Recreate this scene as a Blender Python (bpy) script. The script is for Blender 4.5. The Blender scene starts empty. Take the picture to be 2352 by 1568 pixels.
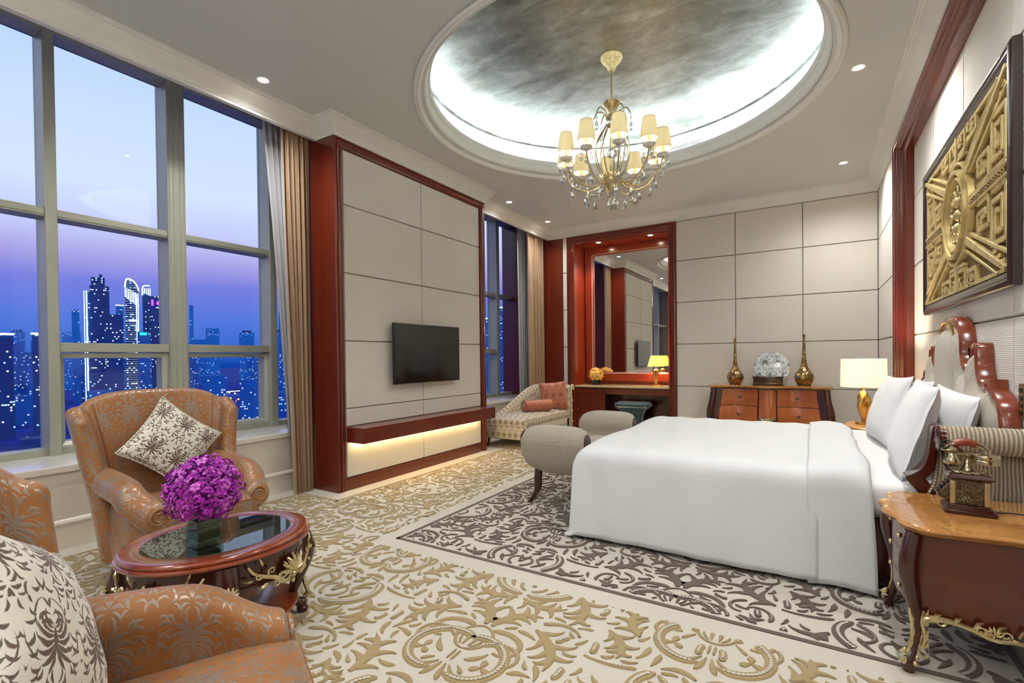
import bpy, bmesh, math, random
import numpy as np
from math import pi, sin, cos, radians, sqrt, atan2
from mathutils import Vector, Matrix

S = bpy.context.scene
COL = S.collection
random.seed(7)

# ------------------------------------------------------------------ camera
cam_d = bpy.data.cameras.new('camera'); cam = bpy.data.objects.new('camera', cam_d); COL.objects.link(cam)
_yaw, _pitch, _roll = 0.552219, -0.010753, -0.010979
_r = Vector((cos(_yaw), sin(_yaw), 0)); _f = Vector((-sin(_yaw)*cos(_pitch), cos(_yaw)*cos(_pitch), sin(_pitch)))
_u = _r.cross(_f); _r2 = cos(_roll)*_r + sin(_roll)*_u; _u2 = -sin(_roll)*_r + cos(_roll)*_u
m = Matrix.Identity(4)
for i in range(3):
    m[i][0] = _r2[i]; m[i][1] = _u2[i]; m[i][2] = -_f[i]
m[0][3], m[1][3], m[2][3] = 0, 0, 1.35
cam.matrix_world = m
cam_d.sensor_width = 36; cam_d.lens = 1123.95/2352*36; cam_d.shift_y = (832.3-784)/2352
cam_d.clip_start = 0.05; cam_d.clip_end = 6000
S.camera = cam
S.view_settings.view_transform = 'Standard'; S.view_settings.look = 'None'
S.view_settings.exposure = 0.13; S.view_settings.gamma = 1.0; S.view_settings.use_curve_mapping = False

# ------------------------------------------------------------------ helpers: colour and nodes
def lin(c):
    return tuple(((x/255/12.92) if x <= 10 else ((x/255+0.055)/1.055)**2.4) for x in c)+(1.0,)
def set_in(nt, node, k, v):
    s = node.inputs[k]
    if isinstance(v, bpy.types.NodeSocket): nt.links.new(v, s)
    else: s.default_value = v
def N(nt, t, ins=None, **props):
    n = nt.nodes.new(t)
    for k, v in props.items(): setattr(n, k, v)
    for k, v in (ins or {}).items(): set_in(nt, n, k, v)
    return n
def MA(nt, op, a, b=None, c=None, clamp=False):
    n = nt.nodes.new('ShaderNodeMath'); n.operation = op; n.use_clamp = clamp
    for i, v in enumerate((a, b, c)):
        if v is not None: set_in(nt, n, i, v)
    return n.outputs[0]
def VM(nt, op, a, b=None):
    n = nt.nodes.new('ShaderNodeVectorMath'); n.operation = op
    set_in(nt, n, 0, a)
    if b is not None: set_in(nt, n, 1, b)
    return n
def RAMP(nt, fac, stops):
    n = nt.nodes.new('ShaderNodeValToRGB'); cr = n.color_ramp
    while len(cr.elements) < len(stops): cr.elements.new(0.5)
    for e, (p, c) in zip(cr.elements, stops):
        e.position = p; e.color = c if len(c) == 4 else lin(c)
    nt.links.new(fac, n.inputs[0]); return n.outputs[0]
def MIX(nt, fac, a, b):
    n = nt.nodes.new('ShaderNodeMix'); n.data_type = 'RGBA'
    set_in(nt, n, 0, fac); set_in(nt, n, 6, a); set_in(nt, n, 7, b); return n.outputs[2]
def NOISE(nt, vec, scale=5, detail=3, rough=.5, dist=0):
    n = N(nt, 'ShaderNodeTexNoise', {'Scale': scale, 'Detail': detail, 'Roughness': rough, 'Distortion': dist})
    nt.links.new(vec, n.inputs['Vector']); return n.outputs['Fac']
def MAPV(nt, vec, scale=(1, 1, 1), loc=(0, 0, 0), rot=(0, 0, 0)):
    n = N(nt, 'ShaderNodeMapping', {'Scale': scale, 'Location': loc, 'Rotation': rot})
    nt.links.new(vec, n.inputs['Vector']); return n.outputs[0]
def BUMP(nt, h, strength=.3, dist=.01):
    n = N(nt, 'ShaderNodeBump', {'Strength': strength, 'Distance': dist, 'Height': h}); return n.outputs[0]
def newmat(name):
    mt = bpy.data.materials.new(name); mt.use_nodes = True
    nt = mt.node_tree; nt.nodes.clear()
    out = nt.nodes.new('ShaderNodeOutputMaterial')
    b = nt.nodes.new('ShaderNodeBsdfPrincipled'); nt.links.new(b.outputs[0], out.inputs[0])
    return mt, nt, b, out
def coord(nt, kind='Object'):
    return nt.nodes.new('ShaderNodeTexCoord').outputs[kind]
def plain(name, c, rough=.5, metal=0., var=.06, nscale=12, bump=0., coat=0., emis=None, es=0., sheen=0., spec=.5, trans=0.):
    mt, nt, b, out = newmat(name)
    tc = coord(nt)
    c = lin(c)
    nz = NOISE(nt, tc, nscale, 3)
    c1 = tuple(min(1, x*(1-var)) for x in c[:3])+(1,); c2 = tuple(min(1, x*(1+var)) for x in c[:3])+(1,)
    nt.links.new(RAMP(nt, nz, [(.3, c1), (.7, c2)]), b.inputs['Base Color'])
    b.inputs['Roughness'].default_value = rough; b.inputs['Metallic'].default_value = metal
    b.inputs['Coat Weight'].default_value = coat; b.inputs['Coat Roughness'].default_value = .08
    b.inputs['Sheen Weight'].default_value = sheen; b.inputs['Specular IOR Level'].default_value = spec
    b.inputs['Transmission Weight'].default_value = trans
    if emis: b.inputs['Emission Color'].default_value = lin(emis); b.inputs['Emission Strength'].default_value = es
    if bump: nt.links.new(BUMP(nt, nz, bump, .004), b.inputs['Normal'])
    return mt
def wood(name, c1, c2, rough=.3, coat=.5, axis=2, scale=1., figure=False):
    mt, nt, b, out = newmat(name); tc = coord(nt)
    sc = [16*scale]*3; sc[axis] = .9*scale
    v = MAPV(nt, tc, sc)
    nz = NOISE(nt, v, 1.0, 6, .6, .6)
    big = NOISE(nt, tc, 1.7, 2)
    if figure:
        w = NOISE(nt, MAPV(nt, tc, (14*scale, 60*scale, 10*scale)), 1.0, 5, .65, 1.5)
        nz = MA(nt, 'ADD', MA(nt, 'MULTIPLY', nz, .5), MA(nt, 'MULTIPLY', w, .5))
    f = MA(nt, 'ADD', MA(nt, 'MULTIPLY', nz, .75), MA(nt, 'MULTIPLY', big, .25))
    nt.links.new(RAMP(nt, f, [(.32, c1), (.68, c2)]), b.inputs['Base Color'])
    b.inputs['Roughness'].default_value = rough; b.inputs['Coat Weight'].default_value = coat
    b.inputs['Coat Roughness'].default_value = .12
    nt.links.new(BUMP(nt, nz, .05, .002), b.inputs['Normal'])
    return mt
def ribbed(name, c1, c2, period=.012, src='z', bump=.5, sheen=.2):
    """corded upholstery / wallcovering: fine ribs along one direction"""
    mt, nt, b, out = newmat(name)
    if src in ('u', 'v'): vec = coord(nt, 'UV')
    else: vec = N(nt, 'ShaderNodeNewGeometry').outputs['Position']
    sp = N(nt, 'ShaderNodeSeparateXYZ', {0: vec})
    x = sp.outputs[{'x': 0, 'y': 1, 'z': 2, 'u': 0, 'v': 1}[src]]
    nz = NOISE(nt, MAPV(nt, vec, (3, 3, 60) if src == 'z' else (20, 20, 20)), 1.0, 3)
    ph = MA(nt, 'ADD', MA(nt, 'MULTIPLY', x, 2*pi/period), MA(nt, 'MULTIPLY', nz, 2.2))
    s = MA(nt, 'MULTIPLY_ADD', MA(nt, 'SINE', ph), .5, .5)
    patch = NOISE(nt, vec, 2.2, 4)
    weave = NOISE(nt, MAPV(nt, vec, (120, 120, 300)), 1.0, 2)
    f = MA(nt, 'ADD', MA(nt, 'MULTIPLY', s, .62), MA(nt, 'ADD', MA(nt, 'MULTIPLY', patch, .2), MA(nt, 'MULTIPLY', weave, .18)))
    nt.links.new(RAMP(nt, f, [(.2, c1), (.75, c2)]), b.inputs['Base Color'])
    b.inputs['Roughness'].default_value = .85; b.inputs['Sheen Weight'].default_value = sheen
    b.inputs['Specular IOR Level'].default_value = .2
    nt.links.new(BUMP(nt, s, bump, period*.35), b.inputs['Normal'])
    return mt
def emit(name, c, strength):
    mt, nt, b, out = newmat(name)
    tc = coord(nt); nz = NOISE(nt, tc, 3, 2)
    e = N(nt, 'ShaderNodeEmission', {'Strength': MA(nt, 'MULTIPLY_ADD', nz, strength*.1, strength*.95), 'Color': lin(c)})
    nt.links.new(e.outputs[0], out.inputs[0]); return mt

# damask motif, built once as a node group from curved tapering strokes on a half-drop lattice
def damask_group():
    g = bpy.data.node_groups.new('damask_motif', 'ShaderNodeTree')
    g.interface.new_socket('Vector', in_out='INPUT', socket_type='NodeSocketVector')
    g.interface.new_socket('Mask', in_out='OUTPUT', socket_type='NodeSocketFloat')
    gi = g.nodes.new('NodeGroupInput'); go = g.nodes.new('NodeGroupOutput')
    sp = N(g, 'ShaderNodeSeparateXYZ', {0: gi.outputs[0]})
    nzv = N(g, 'ShaderNodeTexNoise', {'Scale': 11.0, 'Detail': 3.0, 'Vector': gi.outputs[0]})
    row = MA(g, 'FLOOR', sp.outputs[1])
    odd = MA(g, 'MODULO', MA(g, 'ABSOLUTE', row), 2)
    u = MA(g, 'SUBTRACT', MA(g, 'FRACT', MA(g, 'ADD', sp.outputs[0], MA(g, 'MULTIPLY', odd, .5))), .5)
    v = MA(g, 'FRACT', sp.outputs[1])
    au = MA(g, 'ABSOLUTE', u)
    cmb = N(g, 'ShaderNodeCombineXYZ', {0: au, 1: v, 2: 0.0}).outputs[0]
    wob = VM(g, 'SCALE', VM(g, 'SUBTRACT', nzv.outputs['Color'], (.5, .5, .5)).outputs[0]); wob.inputs['Scale'].default_value = .045
    p = VM(g, 'ADD', cmb, wob.outputs[0]).outputs[0]
    strokes = []
    def arc(x, y, th, L, turn, w):
        # start point, heading, length, total turning (+ left), half width
        R = L/abs(turn); sgn = 1 if turn > 0 else -1
        cx = x - sin(th)*R*sgn; cy = y + cos(th)*R*sgn
        a0 = th - sgn*pi/2; am = a0 + turn/2
        strokes.append((cx, cy, R, am, abs(turn)/2, w))
    D=radians
    for (y,th,L,t,w) in ((.47,84,.28,-.8,.024),(.46,69,.32,-1.2,.026),(.44,54,.34,-1.6,.027),(.41,40,.35,-1.9,.027),(.38,26,.33,-2.1,.026),(.35,12,.30,-2.3,.024),(.32,-4,.26,-2.5,.022)):
        arc(.010,y,D(th),L,t,w)
    arc(0,.30,D(88),.24,-.15,.03)
    for (x,y,th,L,t,w) in ((.01,.30,-50,.22,1.5,.022),(.012,.20,-40,.24,1.9,.020),(.0,.14,-80,.14,.6,.020)):
        arc(x,y,D(th),L,t,w)
    arc(.04,.02,D(5),.50,2.1,.013)
    arc(.44,.30,D(70),.40,1.9,.013)
    for (x,y,th,L,t,w) in ((.22,.07,-30,.15,-1.6,.019),(.30,.10,80,.14,1.9,.018),(.36,.12,0,.16,-2.0,.019),(.40,.22,130,.17,2.0,.020),(.43,.36,20,.13,-2.2,.017),(.46,.42,150,.20,2.1,.022),(.45,.52,140,.20,2.1,.021),(.42,.62,120,.20,2.0,.019),(.47,.60,70,.12,-1.5,.016),(.34,.72,150,.16,2.2,.018),(.30,.66,90,.16,-2.2,.017)):
        arc(x,y,D(th),L,t,w)
    for (x,y,th,L,t,w) in ((.0,.90,86,.14,-.6,.024),(.02,.88,50,.18,-1.8,.022),(.03,.84,16,.20,-2.2,.021),(.03,.80,-20,.16,-2.0,.018),(.20,.94,100,.14,2.2,.017),(.26,.86,160,.18,-2.2,.020),(.30,.92,50,.18,-2.2,.018),(.42,.80,90,.20,-1.6,.020),(.47,.90,60,.14,-1.8,.016),(.16,.76,100,.13,-1.8,.016)):
        arc(x,y,D(th),L,t,w)
    acc = None
    for (cx, cy, R, am, h, w) in strokes:
        d = VM(g, 'SUBTRACT', p, (cx, cy, 0)).outputs[0]
        dn = N(g, 'ShaderNodeVectorMath', operation='DOT_PRODUCT'); set_in(g, dn, 0, d); dn.inputs[1].default_value = (cos(am), sin(am), 0)
        dm = N(g, 'ShaderNodeVectorMath', operation='DOT_PRODUCT'); set_in(g, dm, 0, d); dm.inputs[1].default_value = (-sin(am), cos(am), 0)
        a = MA(g, 'DIVIDE', MA(g, 'ARCTAN2', dm.outputs['Value'], dn.outputs['Value']), h)
        prof = MA(g, 'MULTIPLY_ADD', MA(g, 'MULTIPLY', a, a), -w, w)
        ln = VM(g, 'LENGTH', d).outputs['Value']
        ds = MA(g, 'SUBTRACT', prof, MA(g, 'ABSOLUTE', MA(g, 'SUBTRACT', ln, R)))
        acc = ds if acc is None else MA(g, 'MAXIMUM', acc, ds)
    res = MA(g, 'MULTIPLY_ADD', acc, 110, .5, clamp=True)
    g.links.new(res, go.inputs[0])
    return g
DAM = damask_group()
def damask(name, base, motif, sx=.24, sy=.30, rough=.55, mrough=.4, sheen=.5, metal=0., mmetal=0., bump=.25, base2=None, rot=0.):
    mt, nt, b, out = newmat(name); uv = coord(nt, 'UV')
    v = MAPV(nt, uv, (1/sx, 1/sy, 1), rot=(0, 0, rot))
    gn = nt.nodes.new('ShaderNodeGroup'); gn.node_tree = DAM; nt.links.new(v, gn.inputs[0])
    mk = gn.outputs[0]
    big = NOISE(nt, uv, 3.0, 3)
    fine = NOISE(nt, MAPV(nt, uv, (260, 260, 260)), 1.0, 2)
    cb = RAMP(nt, MA(nt, 'ADD', MA(nt, 'MULTIPLY', big, .6), MA(nt, 'MULTIPLY', fine, .4)), [(.3, base2 or base), (.7, base)])
    mo = RAMP(nt, fine, [(.3, tuple(x*.85 for x in lin(motif)[:3])+(1,)), (.7, motif)])
    nt.links.new(MIX(nt, mk, cb, mo), b.inputs['Base Color'])
    nt.links.new(MA(nt, 'MULTIPLY_ADD', mk, mrough-rough, rough), b.inputs['Roughness'])
    if mmetal or metal: nt.links.new(MA(nt, 'MULTIPLY_ADD', mk, mmetal-metal, metal), b.inputs['Metallic'])
    b.inputs['Sheen Weight'].default_value = sheen; b.inputs['Sheen Roughness'].default_value = .35
    nt.links.new(BUMP(nt, mk, bump, .003), b.inputs['Normal'])
    return mt

def ghostglass(name, tint=(255, 255, 255), f0=.04, extra=0.0):
    """clear pane: Schlick reflection over straight transmission (works from both faces)"""
    mt, nt, b, out = newmat(name); nt.nodes.remove(b)
    t = N(nt, 'ShaderNodeBsdfTransparent', {'Color': lin(tint)}); gl = N(nt, 'ShaderNodeBsdfGlossy', {'Roughness': .01})
    ge = nt.nodes.new('ShaderNodeNewGeometry')
    dt = N(nt, 'ShaderNodeVectorMath', operation='DOT_PRODUCT'); nt.links.new(ge.outputs['Normal'], dt.inputs[0]); nt.links.new(ge.outputs['Incoming'], dt.inputs[1])
    c = MA(nt, 'SUBTRACT', 1.0, MA(nt, 'ABSOLUTE', dt.outputs['Value']), clamp=True)
    f = MA(nt, 'MULTIPLY_ADD', MA(nt, 'POWER', c, 5.0), 1-f0, f0)
    nz = NOISE(nt, coord(nt), 2.0, 1)
    f = MA(nt, 'ADD', f, MA(nt, 'MULTIPLY', nz, extra), clamp=True)
    mx = N(nt, 'ShaderNodeMixShader', {0: f, 1: t.outputs[0], 2: gl.outputs[0]}); nt.links.new(mx.outputs[0], out.inputs[0])
    return mt
def crystal_mat():
    mt, nt, b, out = newmat('crystal'); nt.nodes.remove(b)
    t = N(nt, 'ShaderNodeBsdfTransparent', {'Color': lin((238, 240, 238))}); gl = N(nt, 'ShaderNodeBsdfGlossy', {'Roughness': .03})
    lw = N(nt, 'ShaderNodeLayerWeight', {'Blend': .45})
    f = MA(nt, 'MULTIPLY_ADD', lw.outputs['Facing'], .6, .38, clamp=True)
    mx = N(nt, 'ShaderNodeMixShader', {0: f, 1: t.outputs[0], 2: gl.outputs[0]}); nt.links.new(mx.outputs[0], out.inputs[0])
    return mt
def shade_mat(name, c, es, trans=.5):
    mt, nt, b, out = newmat(name); nt.nodes.remove(b)
    tc = coord(nt); nz = NOISE(nt, MAPV(nt, tc, (200, 200, 20)), 1.0, 2)
    col = RAMP(nt, nz, [(.3, tuple(x*.93 for x in lin(c)[:3])+(1,)), (.7, c)])
    d = N(nt, 'ShaderNodeBsdfDiffuse', {'Color': col}); tr = N(nt, 'ShaderNodeBsdfTranslucent', {'Color': col})
    mx = N(nt, 'ShaderNodeMixShader', {0: trans, 1: d.outputs[0], 2: tr.outputs[0]})
    if es:
        e = N(nt, 'ShaderNodeEmission', {'Color': lin(c), 'Strength': es})
        ad = N(nt, 'ShaderNodeAddShader', {0: mx.outputs[0], 1: e.outputs[0]}); nt.links.new(ad.outputs[0], out.inputs[0])
    else: nt.links.new(mx.outputs[0], out.inputs[0])
    return mt
def marble(name, c1, c2, c3, scale=3., rough=.12, sil=.55):
    mt, nt, b, out = newmat(name); tc = coord(nt)
    n1 = NOISE(nt, MAPV(nt, tc, (scale*2.2, scale, scale)), 1.0, 7, .6, 1.2)
    n2 = NOISE(nt, tc, scale*1.6, 5, .55, 2.5)
    vein = MA(nt, 'SUBTRACT', 1.0, MA(nt, 'MULTIPLY', MA(nt, 'ABSOLUTE', MA(nt, 'SUBTRACT', n2, .5)), 75), clamp=True)
    base = RAMP(nt, n1, [(.3, c1), (.7, c2)])
    nt.links.new(MIX(nt, MA(nt, 'MULTIPLY', vein, sil), base, lin(c3)), b.inputs['Base Color'])
    b.inputs['Roughness'].default_value = rough; b.inputs['Coat Weight'].default_value = .3
    return mt

# ------------------------------------------------------------------ helpers: geometry
class MB:
    def __init__(s): s.v = []; s.f = []; s.m = []; s.uv = []; s.M = Matrix.Identity(4); s.st = []
    def push(s, M): s.st.append(s.M.copy()); s.M = s.M @ M
    def pop(s): s.M = s.st.pop()
    def add(s, vs, fs, mat=0, uvs=None):
        o = len(s.v)
        for p in vs: s.v.append(tuple(s.M @ Vector(p)))
        for i, f in enumerate(fs):
            s.f.append([o+k for k in f]); s.m.append(mat); s.uv.append(uvs[i] if uvs else None)
    def box(s, x0, x1, y0, y1, z0, z1, mat=0):
        vs = [(x0, y0, z0), (x1, y0, z0), (x1, y1, z0), (x0, y1, z0), (x0, y0, z1), (x1, y0, z1), (x1, y1, z1), (x0, y1, z1)]
        s.add(vs, [(0, 3, 2, 1), (4, 5, 6, 7), (0, 1, 5, 4), (1, 2, 6, 5), (2, 3, 7, 6), (3, 0, 4, 7)], mat)
    def grid(s, P, cu=False, cv=False, mat=0, uo=(0, 0), cap=False):
        """P[i][j]; i along u, j along v. UVs are arc lengths in metres."""
        nu, nv = len(P), len(P[0])
        A = np.array([[tuple(q) for q in r] for r in P], float)
        mi, mj = nu//2, nv//2
        du = [0.]; dv = [0.]
        for i in range(1, nu+1):
            du.append(du[-1]+float(np.linalg.norm(A[i % nu]-A[i-1], axis=1).max()))
        for j in range(1, nv+1):
            dv.append(dv[-1]+float(np.linalg.norm(A[:, j % nv]-A[:, j-1], axis=1).max()))
        vs = [tuple(q) for r in A for q in r]; fs = []; uvs = []
        for i in range(nu if cu else nu-1):
            for j in range(nv if cv else nv-1):
                i2, j2 = (i+1) % nu, (j+1) % nv
                fs.append((i*nv+j, i2*nv+j, i2*nv+j2, i*nv+j2))
                uvs.append([(du[i]+uo[0], dv[j]+uo[1]), (du[i+1]+uo[0], dv[j]+uo[1]), (du[i+1]+uo[0], dv[j+1]+uo[1]), (du[i]+uo[0], dv[j+1]+uo[1])])
        s.add(vs, fs, mat, uvs)
        if cap:   # close the first and last row (rows must be closed loops in v)
            s.add([tuple(q) for q in A[0]], [tuple(range(nv))], mat); s.add([tuple(q) for q in A[-1]], [tuple(range(nv))[::-1]], mat)
    def lathe(s, prof, c=(0, 0, 0), n=32, ab=(1, 1), mat=0, a0=0, a1=2*pi):
        full = abs(a1-a0-2*pi) < 1e-6
        k = n if full else n+1
        P = [[(c[0]+r*ab[0]*cos(a0+(a1-a0)*i/n), c[1]+r*ab[1]*sin(a0+(a1-a0)*i/n), c[2]+z) for (r, z) in prof] for i in range(k)]
        s.grid(P, cu=full, mat=mat)
    def ering(s, prof, a, b, n=64, mat=0, closed=False):
        """elliptical sweep: profile (offset, z) outward from ellipse a,b"""
        P = []
        for i in range(n):
            t = 2*pi*i/n; nx, ny = cos(t)/a, sin(t)/b; l = sqrt(nx*nx+ny*ny); nx /= l; ny /= l
            P.append([(a*cos(t)+nx*d, b*sin(t)+ny*d, z) for d, z in prof])
        s.grid(P, cu=True, cv=closed, mat=mat)
    def tube(s, path, r, n=8, mat=0, closed=False, cap=True, flat=1.0, up=None):
        pts = [Vector(p) for p in path]; L = len(pts)
        rr = r if isinstance(r, (list, tuple)) else [r]*L
        P = []; prev = None
        for i, p in enumerate(pts):
            if closed: t = pts[(i+1) % L]-pts[i-1]
            else: t = pts[min(i+1, L-1)]-pts[max(i-1, 0)]
            if t.length < 1e-9: t = Vector((0, 0, 1))
            t.normalize()
            if prev is None:
                ref = Vector(up) if up else (Vector((0, 0, 1)) if abs(t.z) < .9 else Vector((1, 0, 0)))
                a = t.cross(ref).normalized()
            else:
                a = prev - t*prev.dot(t)
                a = a.normalized() if a.length > 1e-6 else t.orthogonal().normalized()
            prev = a; b = t.cross(a)
            P.append([p + a*(rr[i]*cos(2*pi*k/n)) + b*(rr[i]*flat*sin(2*pi*k/n)) for k in range(n)])
        s.grid(P, cu=closed, cv=True, mat=mat, cap=(cap and not closed))
    def prism(s, poly, d0, d1, plane='xy', mat=0):
        def mp(a, b, d): return {'xy': (a, b, d), 'xz': (a, d, b), 'yz': (d, a, b)}[plane]
        n = len(poly); vs = [mp(a, b, d0) for a, b in poly]+[mp(a, b, d1) for a, b in poly]
        fs = [tuple(range(n))[::-1], tuple(range(n, 2*n))]+[(i, (i+1) % n, n+(i+1) % n, n+i) for i in range(n)]
        s.add(vs, fs, mat)
    def ball(s, c, r, n=10, k=6, mat=0, sq=(1, 1, 1)):
        P = []
        for i in range(n):
            a = 2*pi*i/n
            P.append([(c[0]+r*sq[0]*cos(a)*sin(pi*j/k), c[1]+r*sq[1]*sin(a)*sin(pi*j/k), c[2]+r*sq[2]*cos(pi*j/k)) for j in range(k+1)])
        s.grid(P, cu=True, mat=mat)
    def build(s, name, mats, parent=None, smooth=35, bevel=0, seg=2, sub=0, loc=None, rot=None, recalc=True, weld=True):
        me = bpy.data.meshes.new(name); me.from_pydata(s.v, [], s.f)
        mats = mats if isinstance(mats, (list, tuple)) else [mats]
        for k in mats: me.materials.append(k)
        me.polygons.foreach_set('material_index', s.m)
        uvl = me.uv_layers.new(name='UVMap'); data = np.zeros(len(me.loops)*2, 'f')
        V = s.v; o = 0
        for f, uv in zip(s.f, s.uv):
            if uv:
                for k, q in enumerate(uv): data[(o+k)*2] = q[0]; data[(o+k)*2+1] = q[1]
            else:
                a, b, c = (np.array(V[f[i]]) for i in (0, len(f)//3, 2*len(f)//3)) if len(f) > 4 else (np.array(V[f[i]]) for i in (0, 1, 2))
                nn = np.abs(np.cross(b-a, c-a)); ax = int(np.argmax(nn)); ii = [(1, 2), (0, 2), (0, 1)][ax]
                for k, q in enumerate(f): data[(o+k)*2] = V[q][ii[0]]; data[(o+k)*2+1] = V[q][ii[1]]
            o += len(f)
        uvl.data.foreach_set('uv', data)
        if weld or recalc:
            bm = bmesh.new(); bm.from_mesh(me)
            if weld: bmesh.ops.remove_doubles(bm, verts=bm.verts, dist=1e-5)
            if recalc: bmesh.ops.recalc_face_normals(bm, faces=bm.faces)
            bm.to_mesh(me); bm.free()
        me.polygons.foreach_set('use_smooth', [bool(smooth)]*len(me.polygons))
        if smooth and smooth < 180: me.set_sharp_from_angle(angle=radians(smooth))
        me.update()
        o = bpy.data.objects.new(name, me); COL.objects.link(o)
        if parent: o.parent = parent
        if loc: o.location = loc
        if rot: o.rotation_euler = rot
        if bevel:
            md = o.modifiers.new('bevel', 'BEVEL'); md.width = bevel; md.segments = seg; md.limit_method = 'ANGLE'; md.angle_limit = radians(40)
            md.harden_normals = False
        if sub:
            md = o.modifiers.new('sub', 'SUBSURF'); md.levels = sub; md.render_levels = sub
        return o
def T(x, y, z): return Matrix.Translation((x, y, z))
def RZ(a): return Matrix.Rotation(a, 4, 'Z')
def RX(a): return Matrix.Rotation(a, 4, 'X')
def RY(a): return Matrix.Rotation(a, 4, 'Y')
def SC(x, y, z): return Matrix.Diagonal((x, y, z, 1))
def thing(name, label, cat, loc=(0, 0, 0), rz=0, group=None):
    o = bpy.data.objects.new(name, None); COL.objects.link(o); o.location = loc; o.rotation_euler = (0, 0, rz)
    o.empty_display_size = .1
    return tag(o, label, cat, group)
def tag(o, label, cat, group=None, kind=None):
    if label: o['label'] = label
    if cat: o['category'] = cat
    if group: o['group'] = group
    if kind: o['kind'] = kind
    return o
def struct(o, label=None, cat=None):
    o['kind'] = 'structure'
    if label: o['label'] = label
    if cat: o['category'] = cat
    return o
def dup(root, loc=None, rot=None, label=None, group=None, scale=None, name=None, parent=None):
    def cp(o, par):
        c = o.copy(); COL.objects.link(c)
        if par: c.parent = par
        for ch in [k for k in KIDS.get(o.name, [])]: cp(ch, c)
        return c
    KIDS = {}
    for o in bpy.data.objects:
        if o.parent: KIDS.setdefault(o.parent.name, []).append(o)
    r = cp(root, parent)
    if loc is not None: r.location = loc
    if rot is not None: r.rotation_euler = rot
    if scale is not None: r.scale = scale
    if label: r['label'] = label
    if group: r['group'] = group
    return r
def bez(p, n=12):
    """Catmull-Rom through points (tuples any dim)"""
    p = [np.array(q, float) for q in p]; out = []
    for i in range(len(p)-1):
        p0 = p[max(i-1, 0)]; p1 = p[i]; p2 = p[i+1]; p3 = p[min(i+2, len(p)-1)]
        for k in range(n):
            t = k/n
            out.append(tuple(.5*((2*p1)+(-p0+p2)*t+(2*p0-5*p1+4*p2-p3)*t*t+(-p0+3*p1-3*p2+p3)*t**3)))
    out.append(tuple(p[-1])); return out
def spot(name, loc, power, color=(1, .86, .68), size=radians(110), blend=.8, radius=.05, parent=None, target=None):
    l = bpy.data.lights.new(name, 'SPOT'); l.energy = power; l.color = color; l.spot_size = size; l.spot_blend = blend; l.shadow_soft_size = radius
    o = bpy.data.objects.new(name, l); COL.objects.link(o); o.location = loc
    if parent: o.parent = parent
    if target is not None:
        o.rotation_euler = (Vector(target)-Vector(loc)).to_track_quat('-Z', 'Y').to_euler()
    return o
def point(name, loc, power, color=(1, .8, .55), radius=.03, parent=None):
    l = bpy.data.lights.new(name, 'POINT'); l.energy = power; l.color = color; l.shadow_soft_size = radius
    o = bpy.data.objects.new(name, l); COL.objects.link(o); o.location = loc
    if parent: o.parent = parent
    return o

# ------------------------------------------------------------------ world: dusk sky
W = bpy.data.worlds.new('dusk'); S.world = W; W.use_nodes = True
wt = W.node_tree; wt.nodes.clear()
wo = wt.nodes.new('ShaderNodeOutputWorld'); bg = wt.nodes.new('ShaderNodeBackground'); wt.links.new(bg.outputs[0], wo.inputs[0])
wz = N(wt, 'ShaderNodeSeparateXYZ', {0: coord(wt, 'Generated')}).outputs[2]
wf = MA(wt, 'MULTIPLY_ADD', wz, 1.0, .2)
cs = RAMP(wt, wf, [(.0, (2, 26, 80)), (.19, (8, 62, 156)), (.215, (50, 104, 200)), (.27, (84, 120, 214)), (.325, (118, 126, 214)), (.36, (166, 158, 222)),
                   (.40, (196, 198, 238)), (.47, (214, 228, 253)), (.56, (206, 224, 255)), (.68, (184, 210, 255)), (.85, (60, 96, 180)), (1.0, (30, 60, 130))])
wt.links.new(cs, bg.inputs[0]); bg.inputs[1].default_value = 1.08

# ------------------------------------------------------------------ main levels of the lamps
E_DOWN = .56      # scale of the ceiling downlights
E_COVE = 26.0       # cove strip emission
E_CHAND = 48.0      # each candle bulb
WARM = (1.0, .985, .955)
# ------------------------------------------------------------------ materials
M = {}
M['ceiling'] = plain('ceiling_paint', (206, 210, 208), .9, var=.02, nscale=2)
M['crown'] = plain('crown_paint', (226, 228, 224), .6, var=.02)
M['wallfab'] = ribbed('corded_wallcovering', (208, 202, 192), (234, 230, 222), .011, 'z', .28)
M['joint'] = plain('joint_dark_fabric', (120, 106, 88), .9)  # darker joint colour behind the panels and between the stones
M['woodwall'] = wood('cherry_panel', (92, 28, 13), (112, 38, 18), .28, .5)
M['woodwallx'] = wood('cherry_panel_horizontal', (92, 28, 13), (112, 38, 18), .28, .5, axis=1)
M['woodniche'] = wood('cherry_niche', (140, 46, 20), (160, 60, 28), .25, .5)
M['mahog'] = wood('mahogany', (50, 15, 10), (74, 24, 15), .2, .6)
M['mahogx'] = wood('mahogany_top', (118, 46, 20), (152, 66, 32), .2, .9, axis=1, scale=.8)
M['burl'] = wood('burl_veneer', (150, 74, 32), (190, 106, 54), .25, .5, axis=0, figure=True, scale=.8)
M['nightside'] = wood('nightstand_side', (78, 28, 12), (108, 44, 20), .3, .6, axis=0, figure=True, scale=.5)
M['brass'] = plain('antique_brass', (216, 202, 158), .26, 1.0, var=.15, nscale=30, bump=.2)
M['gold'] = plain('gilt', (214, 178, 104), .28, 1.0, var=.12, nscale=20)
M['champagne'] = plain('champagne_metal', (204, 186, 146), .3, 1.0, var=.1)
M['silver'] = plain('polished_pewter', (190, 180, 150), .18, 1.0, var=.15, nscale=40)
M['pewter'] = plain('dark_pewter', (110, 98, 78), .35, 1.0, var=.5, nscale=60, bump=.8)
M['alu'] = plain('window_aluminium', (176, 178, 164), .42, .35, var=.03)
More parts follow.
